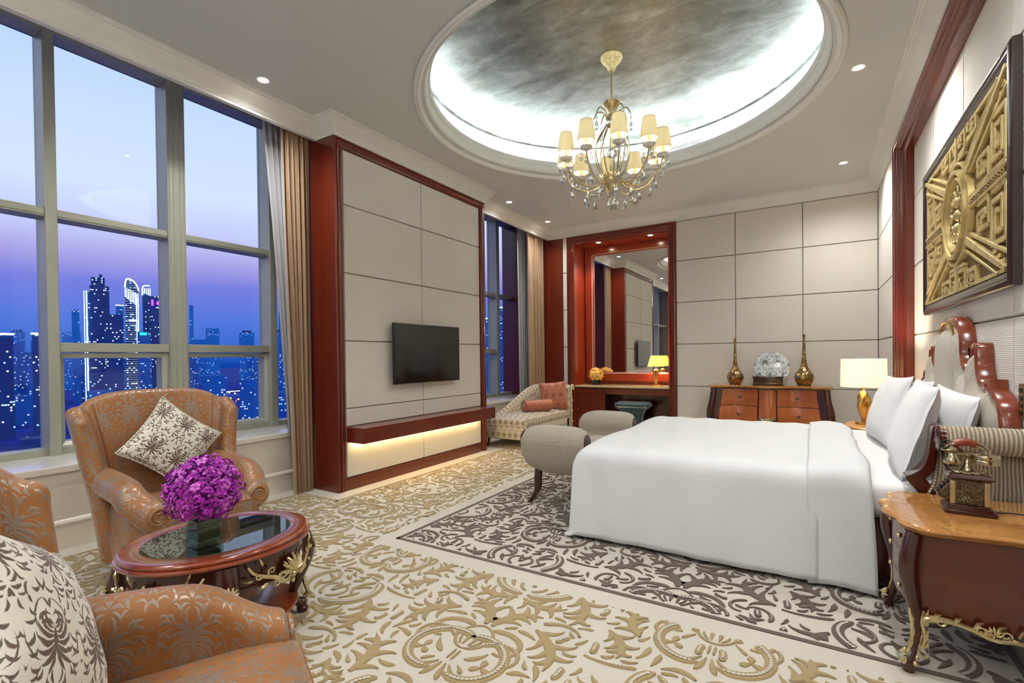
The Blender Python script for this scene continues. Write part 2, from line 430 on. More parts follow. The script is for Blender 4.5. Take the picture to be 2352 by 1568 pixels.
M['sill'] = marble('sill_stone', (226, 220, 208), (236, 232, 222), (170, 150, 130), 2., .15, .25)
M['stonewall'] = marble('apron_stone', (222, 214, 198), (232, 226, 212), (150, 130, 110), 1.5, .3, .15)
M['marbleY'] = marble('golden_marble', (158, 104, 50), (202, 148, 84), (110, 64, 36), 1.5, .05, .6)
M['marbleD'] = marble('desk_marble', (208, 180, 134), (232, 212, 172), (150, 104, 70), 7., .1, .6)
M['white'] = plain('white_linen', (220, 223, 224), .8, var=.015, nscale=5, sheen=.2)
M['sheet'] = plain('white_satin_sheet', (240, 240, 240), .5, var=.02, nscale=5, sheen=.2)
M['pillow'] = plain('white_pillowcase', (240, 241, 243), .8, var=.015, sheen=.2)
M['ribU'] = ribbed('corded_upholstery', (160, 151, 134), (206, 198, 182), .010, 'v', .8)
M['ribH'] = ribbed('corded_headboard', (166, 156, 138), (224, 218, 204), .016, 'u', .7)
M['ribW'] = ribbed('corded_bolster', (140, 124, 104), (204, 192, 170), .017, 'u', .8)
M['chair'] = damask('copper_damask', (170, 114, 60), (160, 144, 130), .20, .27, .46, .36, .35, base2=(140, 88, 42), bump=.3, mmetal=.55)
M['chairpipe'] = plain('copper_piping', (150, 86, 40), .6, var=.2, nscale=60)
M['cushion'] = damask('cream_damask', (222, 218, 202), (104, 84, 72), .17, .24, .55, .5, .4, base2=(232, 230, 218))
M['chaise'] = damask('ivory_damask', (226, 218, 196), (118, 94, 66), .10, .14, .5, .45, .3, base2=(230, 224, 206))
M['rosec'] = damask('rose_brocade', (182, 104, 66), (140, 70, 60), .13, .18, .4, .4, .8, base2=(196, 124, 92))
M['stool'] = damask('teal_velvet', (34, 66, 80), (60, 100, 116), .12, .12, .5, .4, 1.0)
M['ivory'] = plain('ivory_lacquer', (214, 204, 172), .35, var=.08)
def curtain_mat(name, c1, c2, rough=.35, sheen=.6):
    mt, nt, b, out = newmat(name); uv = coord(nt, 'UV')
    st = NOISE(nt, MAPV(nt, uv, (180, 1.2, 1)), 1.0, 2)
    f = MA(nt, 'ADD', MA(nt, 'MULTIPLY', st, .7), MA(nt, 'MULTIPLY', NOISE(nt, uv, 6, 3), .3))
    nt.links.new(RAMP(nt, f, [(.3, c1), (.7, c2)]), b.inputs['Base Color'])
    b.inputs['Roughness'].default_value = rough; b.inputs['Sheen Weight'].default_value = sheen
    nt.links.new(BUMP(nt, st, .15, .002), b.inputs['Normal']); return mt
M['curtain'] = curtain_mat('satin_curtain', (140, 110, 80), (176, 146, 112))
M['sheer'] = plain('sheer_curtain', (168, 168, 172), .8, var=.05, sheen=.3)
M['glass'] = ghostglass('window_glass', (248, 250, 254), .03)
M['tglass'] = ghostglass('table_glass', (130, 160, 148), .16, .06)
M['glassedge'] = plain('glass_edge', (10, 96, 74), .1, var=.1, coat=.5)
M['vase'] = ghostglass('vase_glass', (220, 232, 224), .05, .03)
M['crystal'] = crystal_mat()
M['cup'] = plain('cut_glass_cup', (236, 234, 222), .08, var=.3, nscale=90, spec=1.0, coat=1.)
M['mirror'] = plain('mirror_silvering', (240, 240, 236), .005, 1.0, var=.004, nscale=1)
M['black'] = plain('black_screen', (6, 6, 7), .12, var=.05, coat=.4)
M['blackp'] = plain('black_plastic', (16, 16, 16), .4)
M['shadeC'] = shade_mat('candle_shade', (240, 222, 172), .30, .008)
M['shadeL'] = shade_mat('drum_shade', (255, 240, 205), .5, .5)
M['shadeD'] = shade_mat('desk_shade', (255, 224, 140), .5, .5)
M['bulb'] = emit('lamp_glow', (255, 240, 210), 60)
M['candle'] = plain('candle_sleeve', (240, 226, 180), .5, emis=(255, 224, 150), es=.15)
M['led'] = emit('cove_led', (240, 248, 255), E_COVE)
M['ledw'] = emit('warm_led', (255, 222, 160), 26)
M['leaf'] = plain('green_leaf', (14, 60, 22), .35, var=.3, nscale=18)
M['orch'] = plain('orchid_magenta', (184, 10, 190), .5, var=.25, nscale=40, sheen=.3)
M['orch2'] = plain('orchid_violet', (140, 4, 150), .5, var=.3, nscale=40)
M['orch3'] = plain('orchid_pale', (214, 110, 216), .5, var=.2, nscale=40)
M['orange'] = plain('apricot_petals', (255, 196, 96), .6, var=.2, nscale=60)
M['grille'] = plain('grille_shade_dark', (20, 22, 24), .7)
M['rubber'] = plain('black_cord', (24, 18, 20), .5)
M['red'] = plain('red_leather', (140, 60, 40), .35, coat=.4)
M['switchm'] = plain('bronze_plate', (150, 124, 84), .35, .8)
# plate: white with black botanical print
def plate_mat():
    mt, nt, b, out = newmat('printed_plate'); tc = coord(nt)
    v = MAPV(nt, tc, (1/.17, 1, 1/.19), rot=(0, 0, 0))
    sp = N(nt, 'ShaderNodeSeparateXYZ', {0: v}); cb = N(nt, 'ShaderNodeCombineXYZ', {0: sp.outputs[0], 1: sp.outputs[2], 2: 0.0})
    gn = nt.nodes.new('ShaderNodeGroup'); gn.node_tree = DAM; nt.links.new(cb.outputs[0], gn.inputs[0])
    nz = NOISE(nt, tc, 12, 2)
    mk = MA(nt, 'MULTIPLY', gn.outputs[0], MA(nt, 'GREATER_THAN', nz, .42))
    nt.links.new(MIX(nt, mk, lin((226, 236, 236)), lin((52, 58, 62))), b.inputs['Base Color']); b.inputs['Roughness'].default_value = .2
    b.inputs['Coat Weight'].default_value = .5
    return mt
M['plate'] = plate_mat()
def hammered():
    mt, nt, b, out = newmat('hammered_gold'); tc = coord(nt)
    vo = N(nt, 'ShaderNodeTexVoronoi', {'Scale': 26.0}); nt.links.new(MAPV(nt, tc, (1, 1, .8)), vo.inputs['Vector'])
    nt.links.new(RAMP(nt, vo.outputs['Distance'], [(.0, (224, 200, 150)), (.6, (140, 112, 70))]), b.inputs['Base Color'])
    b.inputs['Metallic'].default_value = 1.; b.inputs['Roughness'].default_value = .22
    nt.links.new(BUMP(nt, vo.outputs['Distance'], .9, .01), b.inputs['Normal']); return mt
M['hammered'] = hammered()
def leafdome():
    mt, nt, b, out = newmat('silver_leaf_dome'); tc = coord(nt)
    n1 = NOISE(nt, MAPV(nt, tc, (1.3, 2.6, 1), rot=(0, 0, .5)), 1.6, 8, .62, .5)
    n2 = NOISE(nt, tc, 9, 5, .7)
    f = MA(nt, 'ADD', MA(nt, 'MULTIPLY', n1, .75), MA(nt, 'MULTIPLY', n2, .25))
    nt.links.new(RAMP(nt, f, [(.32, (104, 106, 98)), (.5, (138, 144, 138)), (.68, (176, 184, 182))]), b.inputs['Base Color'])
    b.inputs['Metallic'].default_value = 1.
    nt.links.new(MA(nt, 'MULTIPLY_ADD', n1, .25, .26), b.inputs['Roughness'])
    nt.links.new(BUMP(nt, n2, .12, .01), b.inputs['Normal']); return mt
M['dome'] = leafdome()
M['dome_white'] = plain('dome_ring_paint', (236, 236, 232), .7, var=.01)
def carpet(name, c, n=400, bump=.4):
    mt, nt, b, out = newmat(name); tc = coord(nt)
    f = NOISE(nt, tc, n, 2); g = NOISE(nt, tc, 1.4, 3)
    l = lin(c)
    mixf = MA(nt, 'ADD', MA(nt, 'MULTIPLY', f, .6), MA(nt, 'MULTIPLY', g, .4))
    nt.links.new(RAMP(nt, mixf, [(.3, tuple(x*.86 for x in l[:3])+(1,)), (.7, tuple(min(1, x*1.08) for x in l[:3])+(1,))]), b.inputs['Base Color'])
    b.inputs['Roughness'].default_value = .95; b.inputs['Specular IOR Level'].default_value = .1; b.inputs['Sheen Weight'].default_value = .3
    nt.links.new(BUMP(nt, f, bump, .003), b.inputs['Normal']); return mt
M['cream'] = carpet('cream_pile', (206, 200, 188)); M['goldpile'] = carpet('gold_pile', (164, 144, 104)); M['brownpile'] = carpet('brown_pile', (98, 84, 76))

# ------------------------------------------------------------------ the room shell
XB, XT, XR, XREC = -4.33, -4.064, .769, .895
YB, ZC, ZF = 8.434, 3.75, 3.59
YN = -2.6                      # wall behind the camera
YC = 4.567                     # axis of bed, dome and television wall
ZJ = [.839, 1.537, 2.231, 2.927]

def sweep(mb, path, prof, closed=False, mat=0):
    """path of (x,y); profile (d,z) with d to the right-hand side of travel"""
    n = len(path); P = []
    for i in range(n):
        p = Vector(path[i])
        a = (Vector(path[i])-Vector(path[i-1])).normalized() if (i > 0 or closed) else None
        b = (Vector(path[(i+1) % n])-Vector(path[i])).normalized() if (i < n-1 or closed) else None
        if a is None: a = b
        if b is None: b = a
        na = Vector((a.y, -a.x)); nb = Vector((b.y, -b.x)); mt = (na+nb); mt = mt/max(1e-6, (1+na.dot(nb)))
        P.append([(p.x+mt.x*d, p.y+mt.y*d, z) for d, z in prof])
    mb.grid(P, cu=closed, mat=mat)

# floor (base slab + piled carpet with tufted relief)
def stroke_cols(x, y, th, L, turn, w, seg, prof='leaf', spiral=0.0):
    pts = []; tot = 0
    for i in range(seg+1):
        t = i/seg
        if prof == 'leaf': ww = w*(sin(pi*min(1, t*.9+.1))**.75)
        elif prof == 'drop': ww = w*(t**.6)*(1-t**6)*1.05+.0008
        elif prof == 'rdrop': ww = w*((1-t)**.75)*(1-(1-t)**7)+.0008
        elif prof == 'band': ww = w*min(1, t*9+.25, (1-t)*9+.35)
        elif prof == 'curl': ww = w*(1-.55*t)*min(1, t*8+.3)
        pts.append((x, y, -sin(th), cos(th), ww, ww))
        k = turn/seg*(1+spiral*(t*2-1)*1.0 if spiral else 1)
        th += k; x += cos(th)*L/seg; y += sin(th)*L/seg
    return pts
def acanthus(x, y, th, L, turn, w, side=1):
    """branching leaf: a curling spine with hooked lobes"""
    out = [(stroke_cols(x, y, th, L, turn, w*.78, 16, 'leaf', .5), '')]
    sp = out[0][0]
    for k, (f, s, a, l) in enumerate(((.12, 1, 30, .40), (.22, -1, 34, .42), (.40, 1, 34, .44), (.52, -1, 38, .38), (.66, 1, 36, .34), (.80, -1, 40, .24))):
        q = sp[int(f*16)]; th0 = atan2(q[3], q[2])-pi/2
        out.append((stroke_cols(q[0], q[1], th0+s*radians(a)*side, L*l, s*side*1.25, w*.72, 8, 'rdrop', .6), ''))
    return out
def carpet_tile(seed):
    rng = random.Random(seed); st = []; G = 200
    occ = np.zeros((101, 251), bool)
    def cells(c, margin):
        for (x, y, nx, ny, a, b) in c:
            k = max(2, int((a+b+2*margin)*G*1.5))
            for i in range(k+1):
                q = -(b+margin)+(a+b+2*margin)*i/k
                yield x+nx*q, y+ny*q
    def put(items):
        for c, kd in items:
            st.append((c, kd))
            for X, Y in cells(c, .004):
                if X > .5: X = 1-X; Y += .625
                occ[min(100, max(0, int(abs(X)*G))), int((Y % 1.25)*G) % 250] = True
    def fits(items, margin=.007):
        for c, kd in items:
            for X, Y in cells(c, margin):
                if X < .006 or X > .500: return False
                if occ[int(X*G), int((Y % 1.25)*G) % 250]: return False
        return True
    D = radians; sc = stroke_cols
    put([(sc(.035, .215, D(-28), .64, 4.1, .027, 34, 'band', -.12), 'bead')])      # paisley arm
    put([(sc(.075, .45, D(55), .36, -3.9, .019, 24, 'curl', .5), 'bead')])
    for a in (90, 210, 330): put([(sc(.165, .318, D(a), .055, .3, .024, 8, 'drop'), '')])
    put([(sc(.0, .395, D(4), .30, 2.9, .0085, 20, 'band'), '')])
    put([(sc(.016, .42, D(80), .10, .3, .014, 8, 'drop'), ''), (sc(.028, .42, D(45), .075, .6, .010, 8, 'drop'), '')])
    put([(sc(.012, .375, D(-90), .075, 0, .007, 5, 'band'), ''), (sc(.012, .27, D(-84), .12, .3, .020, 9, 'drop'), ''), (sc(.03, .27, D(-58), .11, .5, .016, 9, 'drop'), '')])
    put(acanthus(.02, .62, D(82), .30, -1.5, .036, 1))
    put([(sc(.05, .585, D(20), .38, -3.9, .021, 26, 'curl', .7), '')])
    put([(sc(.015, .985, D(-8), .48, 2.7, .027, 28, 'band', .3), 'bead')])
    put([(sc(.018, 1.03, D(18), .30, 5.6, .013, 24, 'curl', .6), '')])
    put(acanthus(.02, .945, D(-30), .28, 1.3, .030, -1))
    put([(sc(.012, 1.10, D(86), .10, -.3, .016, 8, 'drop'), '')])
    put([(sc(.02, .08, D(50), .16, -1.6, .016, 12, 'leaf'), '')])
    for L, w, n in ((.34, .034, 300), (.26, .030, 600), (.19, .024, 900)):
        for _ in range(n):
            it = acanthus(rng.uniform(.02, .49), rng.uniform(0, 1.25), rng.uniform(0, 2*pi), L*rng.uniform(.9, 1.1), rng.choice((-1, 1))*rng.uniform(1.0, 2.2), w, rng.choice((-1, 1)))
            if fits(it): put(it)
    for L, w, kd, pr, n in ((.24, .016, 'bead', 'curl', 400), (.12, .020, '', 'drop', 500), (.09, .018, 'bead', 'band', 300), (.075, .016, '', 'rdrop', 2200)):
        for _ in range(n):
            c = sc(rng.uniform(.02, .48), rng.uniform(0, 1.25), rng.uniform(0, 2*pi), L*rng.uniform(.85, 1.1), rng.choice((-1, 1))*rng.uniform(.6, 3.4)*(1 if pr == 'curl' else .4), w, 14 if L > .1 else 8, pr, .4 if pr == 'curl' else 0)
            if fits([(c, kd)]): put([(c, kd)])
    return st
def carpet_field(mb, tiles, inside, x0, x1, y0, y1, mat, zlow, zhigh, TW=1.0, TH=1.25, phase=(0, 0), rot=False):
    V = []; F = []; FM = []
    ix0, ix1 = int(math.floor((x0-phase[0])/TW))-1, int(math.ceil((x1-phase[0])/TW))+1
    iy0, iy1 = int(math.floor((y0-phase[1])/TH))-2, int(math.ceil((y1-phase[1])/TH))+1
    for ix in range(ix0, ix1):
        for iy in range(iy0, iy1):
            ox = phase[0]+(ix+.5)*TW; oy = phase[1]+iy*TH+(TH/2 if ix % 2 else 0)
            if ox < x0-TW or ox > x1+TW or oy < y0-TH*1.2 or oy > y1: continue
            st = tiles[(ix+iy) % len(tiles)]
            for sx in (1, -1):
                for ci, (c, kind) in enumerate(st):
                    prev = None; e = .006; dz = (ci % 60)*4e-5
                    ok = [inside(ox+sx*q[0], oy+q[1]) for q in c]
                    if not any(ok): continue
                    for q, k in zip(c, ok):
                        x, y, nx, ny, a, b = q
                        X, Y = ox+sx*x, oy+y
                        if not k: prev = None; continue
                        ai, bi = max(a-e, a*.4), max(b-e, b*.4)
                        base = len(V)
                        for off, z in ((a, zlow), (ai, zhigh), (-bi, zhigh), (-b, zlow)):
                            V.append((X+sx*nx*off, Y+ny*off, z+dz))
                        if prev is not None:
                            for j in range(3): F.append((prev+j, base+j, base+j+1, prev+j+1)); FM.append(mat)
                        prev = base
                    if kind == 'bead':
                        for q, k in list(zip(c, ok))[2:-2]:
                            if not k: continue
                            x, y, nx, ny, a, b = q; rr = min(a, b)*.42
                            if rr < .004: continue
                            X, Y = ox+sx*x, oy+y; base = len(V)
                            for j in range(6): V.append((X+rr*.8*cos(j*pi/3), Y+rr*.8*sin(j*pi/3), zhigh+.0036))
                            F.append(tuple(base+j for j in range(6))); FM.append(0)
    o = len(mb.v); mb.v += V; mb.f += [[o+k for k in f] for f in F]; mb.m += FM; mb.uv += [None]*len(F)

fl = MB()
fl.box(-5.5, 1.2, YN-.2, 9.2, -.12, 0, 0)
tiles = [carpet_tile(3), carpet_tile(11)]
RX0, RX1, RY0, RY1 = -2.66, .75, 2.665, 6.47      # brown field
BX0, BY0, BY1 = -2.80, 2.51, 6.63                 # plain band round it
def in_gold(x, y):
    if x > XR-.06 or y < YN+.1 or y > YB-.12: return False
    if BX0 < x and BY0 < y < BY1: return False
    if x < -4.41: return False
    if x < -3.86 and 3.085 < y < 6.115: return False
    if x < -3.9 and y > 8.2: return False
    return True
def in_brown(x, y): return RX0+.035 < x < RX1-.03 and RY0+.035 < y < RY1-.035
carpet_field(fl, tiles, in_gold, -4.4, .75, -1.2, 8.3, 1, .0005, .006, phase=(.1, .15))
carpet_field(fl, tiles, in_brown, RX0, RX1, RY0, RY1, 2, .0005, .006, phase=(-.16, .42))
def strip(pts, w, mat, z=.004):
    for (x0, y0), (x1, y1) in zip(pts[:-1], pts[1:]):
        fl.box(min(x0, x1)-w/2, max(x0, x1)+w/2, min(y0, y1)-w/2, max(y0, y1)+w/2, .0, z, mat)
strip([(RX0, RY0), (RX1, RY0), (RX1, RY1), (RX0, RY1), (RX0, RY0)], .03, 2)
strip([(-4.40, YN+.1), (-4.40, 3.08), (-3.87, 3.08), (-3.87, 6.12), (-4.40, 6.12), (-4.40, 8.2)], .022, 1)
floor = struct(fl.build('floor', [M['cream'], M['goldpile'], M['brownpile']], smooth=0, recalc=False, weld=False), 'cream carpet with tufted gold and brown arabesque motifs', 'carpet')

# ceiling with circular opening
ce = MB(); n = 96; CX, CY, RO = -1.65, YC, 1.79
cx0, cx1, cy0, cy1 = XB-.05, XREC+.25, YN-.2, 9.2
ring = [(CX+RO*cos(2*pi*i/n), CY+RO*sin(2*pi*i/n)) for i in range(n)]
outer = []
for i in range(n):
    a = 2*pi*i/n; dx, dy = cos(a), sin(a)
    t = min([(cx1-CX)/dx if dx > 1e-9 else 1e9, (cx0-CX)/dx if dx < -1e-9 else 1e9, (cy1-CY)/dy if dy > 1e-9 else 1e9, (cy0-CY)/dy if dy < -1e-9 else 1e9])
    outer.append((CX+dx*t, CY+dy*t))
vs = [(x, y, ZC) for x, y in ring]+[(x, y, ZC) for x, y in outer]
ce.add(vs, [(i, (i+1) % n, n+(i+1) % n, n+i) for i in range(n)])
for (px, py) in ((cx1, cy1), (cx0, cy1), (cx0, cy0), (cx1, cy0)):   # corner fills
    k = min(range(n), key=lambda q: 0 if (abs(outer[q][0]-px) < 1e-6 or abs(outer[q][1]-py) < 1e-6) and False else 1)
for i in range(n):
    a, b = outer[i], outer[(i+1) % n]
    if abs(a[0]-b[0]) > 1e-6 and abs(a[1]-b[1]) > 1e-6:
        c = (a[0] if abs(a[0]-cx0) < 1e-6 or abs(a[0]-cx1) < 1e-6 else b[0], a[1] if abs(a[1]-cy0) < 1e-6 or abs(a[1]-cy1) < 1e-6 else b[1])
        ce.add([(a[0], a[1], ZC), (b[0], b[1], ZC), (c[0], c[1], ZC)], [(0, 1, 2)])
# slab above everything keeps daylight out
ce.box(-5.6, 1.4, YN-.3, 9.4, 4.45, 4.55)
ce.box(-5.55, XB-.02, YN-.2, 9.2, 4.12, 4.16)              # lid of the curtain pocket
ce.box(XB-.055, XB-.035, YN-.2, 9.2, 3.6, 4.16)            # pocket side
struct(ce.build('ceiling', M['ceiling'], smooth=0, recalc=False))
# mouldings round the dome
rg = MB()
prof = [(1.79, 3.752), (1.875, 3.75), (1.885, 3.735), (1.87, 3.722), (1.855, 3.728), (1.845, 3.72), (1.825, 3.735), (1.80, 3.765), (1.79, 3.775), (1.785, 3.768), (1.775, 3.772), (1.765, 3.80), (1.75, 3.835), (1.745, 3.85), (1.738, 3.846), (1.735, 3.87), (1.728, 3.875), (1.73, 3.90), (1.76, 3.90), (1.76, 3.885), (1.80, 3.87)]
prof[0] = (1.80, 3.752)
rg.lathe(prof, (CX, CY, 0), 128)
struct(rg.build('trim_1', M['crown'], smooth=50, recalc=False), 'white stepped moulding ring round the ceiling dome', 'moulding')
dm = MB()
dm.lathe([(1.80, 3.80), (1.93, 3.80), (1.93, 4.05), (1.92, 4.055), (1.91, 4.09), (1.885, 4.11), (1.88, 4.13), (1.86, 4.14)], (CX, CY, 0), 128, mat=1)
dm.lathe([(1.86, 4.13), (1.855, 4.145), (1.84, 4.16), (1.80, 4.178), (1.72, 4.195), (1.6, 4.206), (1.4, 4.216), (1.1, 4.225), (.7, 4.232), (.3, 4.236), (.0001, 4.237)], (CX, CY, 0), 128, mat=0)
struct(dm.build('ceiling_dome', [M['dome'], M['dome_white']], smooth=60, recalc=False), 'silver leaf dome recessed in the ceiling', 'ceiling')
ld = MB(); ld.lathe([(1.80, 3.885), (1.84, 3.885), (1.84, 3.905), (1.80, 3.905), (1.80, 3.885)], (CX, CY, 0), 96)
tag(ld.build('cove_light', M['led'], recalc=False), 'white light strip hidden behind the rim of the ceiling dome', 'light')
# air grille on the dome ring
gr = thing('air_grille', 'white slotted air conditioning grille on the wall of the dome recess', 'vent', (CX, CY, 0))
ga0, ga1 = radians(76), radians(107)
g1 = MB(); g1.lathe([(1.925, 3.94), (1.922, 3.94), (1.918, 3.958), (1.922, 3.958)], n=16, a0=ga0-.02, a1=ga1+.02)
g1.lathe([(1.922, 4.038), (1.918, 4.038), (1.918, 4.048), (1.922, 4.048)], n=16, a0=ga0-.02, a1=ga1+.02)
for a in (ga0-.012, ga0+.07, (ga0+ga1)/2, ga1-.07, ga1+.012): g1.lathe([(1.92, 3.955), (1.916, 3.955), (1.916, 4.04), (1.92, 4.04)], n=1, a0=a-.004, a1=a+.004)
g1.build('grille_frame', M['crown'], gr, recalc=False)
g2 = MB(); g2.lathe([(1.9215, 3.955), (1.9215, 4.04)], n=16, a0=ga0, a1=ga1); g2.build('grille_shade_sheet', M['grille'], gr, recalc=False)  # dark sheet painted in place of the shade behind the slats
for k in range(5):
    z = 3.962+k*.016
    g3 = MB(); g3.lathe([(1.9205, z), (1.916, z+.002), (1.916, z+.006), (1.9205, z+.005), (1.9205, z)], n=16, a0=ga0, a1=ga1); g3.build('slat', M['crown'], gr, recalc=False)

# crown moulding
cp = [(0, 3.588), (.014, 3.588), (.014, 3.606), (.022, 3.612), (.03, 3.628), (.05, 3.648), (.075, 3.672), (.096, 3.70), (.108, 3.722), (.112, 3.728), (.128, 3.73), (.130, 3.742), (.145, 3.744), (.147, 3.751)]
cr = MB()
sweep(cr, [(XB, YN), (XB, 3.254), (XT, 3.254), (XT, 5.873), (XB, 5.873), (XB, YB), (XR, YB), (XR, YN), (XB, YN)], cp)
cr.box(XB-.035, XB, YN, YB, 3.588, 3.72)
struct(cr.build('trim_2', M['crown'], smooth=40, recalc=False), 'white crown moulding along the ceiling edge', 'moulding')

def panels_x(mb, ys, zs, x, depth=.02, gap=.006, mat=0, sgn=1):
    """padded fabric panels on a plane x=const, front face at x"""
    for a, b in zip(ys[:-1], ys[1:]):
        for c, d in zip(zs[:-1], zs[1:]):
            y0, y1, z0, z1 = a+gap/2, b-gap/2, c+gap/2, d-gap/2; e = .006; xb = x-depth*sgn
            P = [(xb, y0, z0), (xb, y1, z0), (xb, y1, z1), (xb, y0, z1), (x, y0+e, z0+e), (x, y1-e, z0+e), (x, y1-e, z1-e), (x, y0+e, z1-e)]
            fs = [(4, 5, 6, 7), (0, 1, 5, 4), (1, 2, 6, 5), (2, 3, 7, 6), (3, 0, 4, 7)]
            mb.add(P, [f if sgn > 0 else f[::-1] for f in fs], mat)
def panels_y(mb, xs, zs, y, depth=.02, gap=.006, mat=0):
    for a, b in zip(xs[:-1], xs[1:]):
        for c, d in zip(zs[:-1], zs[1:]):
            x0, x1, z0, z1 = a+gap/2, b-gap/2, c+gap/2, d-gap/2; e = .006; yb = y+depth
            P = [(x0, yb, z0), (x1, yb, z0), (x1, yb, z1), (x0, yb, z1), (x0+e, y, z0+e), (x1-e, y, z0+e), (x1-e, y, z1-e), (x0+e, y, z1-e)]
            mb.add(P, [(4, 5, 6, 7), (0, 1, 5, 4), (1, 2, 6, 5), (2, 3, 7, 6), (3, 0, 4, 7)], mat)
ZS = [0.0, .14]+ZJ+[3.59]
# back wall
wb = MB(); wm = [M['wallfab'], M['joint'], M['woodwall'], M['woodniche']]
panels_y(wb, [-1.955, -1.045, -.131, XR], [0, .14]+ZJ+[3.59], YB)
panels_y(wb, [-4.045, -3.951], [0, .14]+ZJ+[3.59], YB)
wb.box(-1.955, XR+.3, YB+.0205, YB+.15, 0, 3.75, 1); wb.box(-4.045, -3.951, YB+.0205, YB+.15, 0, 3.75, 1)
wb.box(-5.4, -4.045, YB-.012, YB+.15, 0, 4.15, 2)
wb.box(-3.951, -1.955, YB+.05, YB+.15, 3.55, 3.75, 2)
# niche: sides, soffit, back
nx0, nx1, nz = -3.82, -2.075, 3.455; NB = 9.0
wb.box(nx0-.13, nx0, YB+.02, NB+.05, 0, 3.6, 3); wb.box(nx1, nx1+.12, YB+.02, NB+.05, 0, 3.6, 3)
wb.box(nx0, nx1, YB+.02, NB+.05, nz, nz+.1, 3)
wb.box(nx0, nx1, NB, NB+.06, 0, nz, 3)
struct(wb.build('wall_back', wm, smooth=0, recalc=False), 'beige corded panel wall with cherry wood niche', 'wall')
# niche architrave: stepped frame
def frame_prof():  # (across inward from outer edge, projection toward room)
    return [(0, 0), (0, .022), (.012, .03), (.03, .032), (.036, .022), (.046, .02), (.052, .028), (.066, .026), (.074, .014), (.088, .010), (.094, .016), (.106, .012), (.112, 0), (.118, -.03), (.133, -.035), (.133, -.06)]
def arch_frame(mb, a0, a1, zt, place, mat=0, prof=None, zb=0):
    """open-bottom frame: outer edges a0..a1, top zt. place(a,z,proj) -> xyz"""
    pr = prof or frame_prof(); P = []
    P.append([place(a0+d, zb, h) for d, h in pr]); P.append([place(a0+d, zt-d, h) for d, h in pr])
    P.append([place(a1-d, zt-d, h) for d, h in pr]); P.append([place(a1-d, zb, h) for d, h in pr])
    for i in range(3): mb.grid([P[i], P[i+1]], mat=mat)
t3 = MB(); arch_frame(t3, -3.951, -1.955, 3.588, lambda a, z, h: (a, YB-h+.0, z))
struct(t3.build('trim_3', M['woodwall'], smooth=30, recalc=False), 'stepped cherry wood frame round the dressing niche', 'moulding')
# right wall and bed recess
RY_0, RY_1 = 2*YC-6.53, 6.53
wr = MB()
panels_x(wr, [6.79, YB], ZS, XR, sgn=-1)
panels_x(wr, [YN, -1.4, 0, 1.2, 2*YC-6.79], ZS, XR, sgn=-1)
js = [RY_0, YC-1, YC, YC+1, RY_1]
panels_x(wr, js, [0, .14, .839, 1.537, 2.245, 2.945, 3.48], XREC, sgn=-1)
wr.box(XREC+.0205, XREC+.15, RY_0-.4, RY_1+.4, 0, 3.75, 1)
wr.box(XR+.0205, XR+.2, 6.66, YB+.2, 0, 3.75, 1); wr.box(XR+.0205, XR+.2, YN-.2, 2*YC-6.66, 0, 3.75, 1)
struct(wr.build('wall_right', wm, smooth=0, recalc=False), 'beige corded panel wall behind the bed', 'wall')
t4 = MB()
rp = [(0, 0), (0, .02), (.014, .028), (.04, .03), (.048, .018), (.06, .016), (.068, .024), (.088, .02), (.096, .004), (.11, 0), (.118, .006), (.135, 0), (.142, -.012), (.16, -.02), (.175, -.045), (.19, -.05), (.2, -.055), (.26, -.06), (.26, -.126)]
rp = [(d if d < .26 else .262, h) for d, h in rp]
def plc(a, z, h): return (XR-h, a, z)
P = [[plc(6.79-d, 0, h) for d, h in rp], [plc(6.79-d, 3.588-d*.46, h) for d, h in rp], [plc(2*YC-6.79+d, 3.588-d*.46, h) for d, h in rp], [plc(2*YC-6.79+d, 0, h) for d, h in rp]]
for i in range(3): t4.grid([P[i], P[i+1]])
struct(t4.build('trim_4', M['woodwall'], smooth=30, recalc=False), 'tall cherry wood architrave framing the bed recess', 'moulding')
# wall behind the camera
wn = MB(); panels_y(wn, [-4.62, -3, -1.5, 0, XR], ZS, 0)
for i, v in enumerate(wn.v): wn.v[i] = (v[0], YN-v[1], v[2])
wn.box(-5.6, 1.2, YN-.2, YN-.021, 0, 4.4, 1)
struct(wn.build('wall_front', wm, smooth=0))
# television wall
tv = MB()
tv.box(-4.9, XT-.02, 3.268, 5.858, 0, 3.75, 2)
tv.box(XT-.02, XT-.004, 3.35, 5.74, 0, .130, 2)
tp0, tp1 = 3.36, 5.735
panels_x(tv, [tp0, 4.524, tp1], [.131, .656, .841, 1.537, 2.232, 2.926, 3.484], XT-.002, depth=.017)
struct(tv.build('wall_media', wm, smooth=0, recalc=False), 'freestanding wall block with corded panels and cherry sides holding the television', 'wall')
t5 = MB()
tpz = [(0, -.02), (0, .0), (.004, .004), (.022, .006), (.026, -.004), (.032, -.004), (.038, .010), (.052, .014), (.062, .008), (.068, -.002), (.074, -.002), (.08, .004), (.092, .002), (.098, -.012), (.106, -.012), (.106, -.02)]
arch_frame(t5, 3.254, 5.873, 3.59, lambda a, z, h: (XT+h, a, z), prof=tpz)
t5.box(-4.9, XT-.02, 3.254, 3.268, 0, 3.59); t5.box(-4.9, XT-.02, 5.858, 5.873, 0, 3.59)
struct(t5.build('trim_5', M['woodwall'], smooth=30, recalc=False), 'cherry wood frame round the television wall', 'moulding')
# floating shelf
sh = thing('floating_shelf', 'long cherry wood shelf floating under the television with glowing underside', 'shelf', (XT, 4.54, .5))
b = MB(); b.box(0, .25, 3.36-4.54, 5.73-4.54, 0, .155); b.build('shelf_board', M['woodwallx'], sh, bevel=.003)
b = MB(); b.box(.01, .05, 3.42-4.54, 5.67-4.54, -.006, 0); b.build('light_strip', M['ledw'], sh)
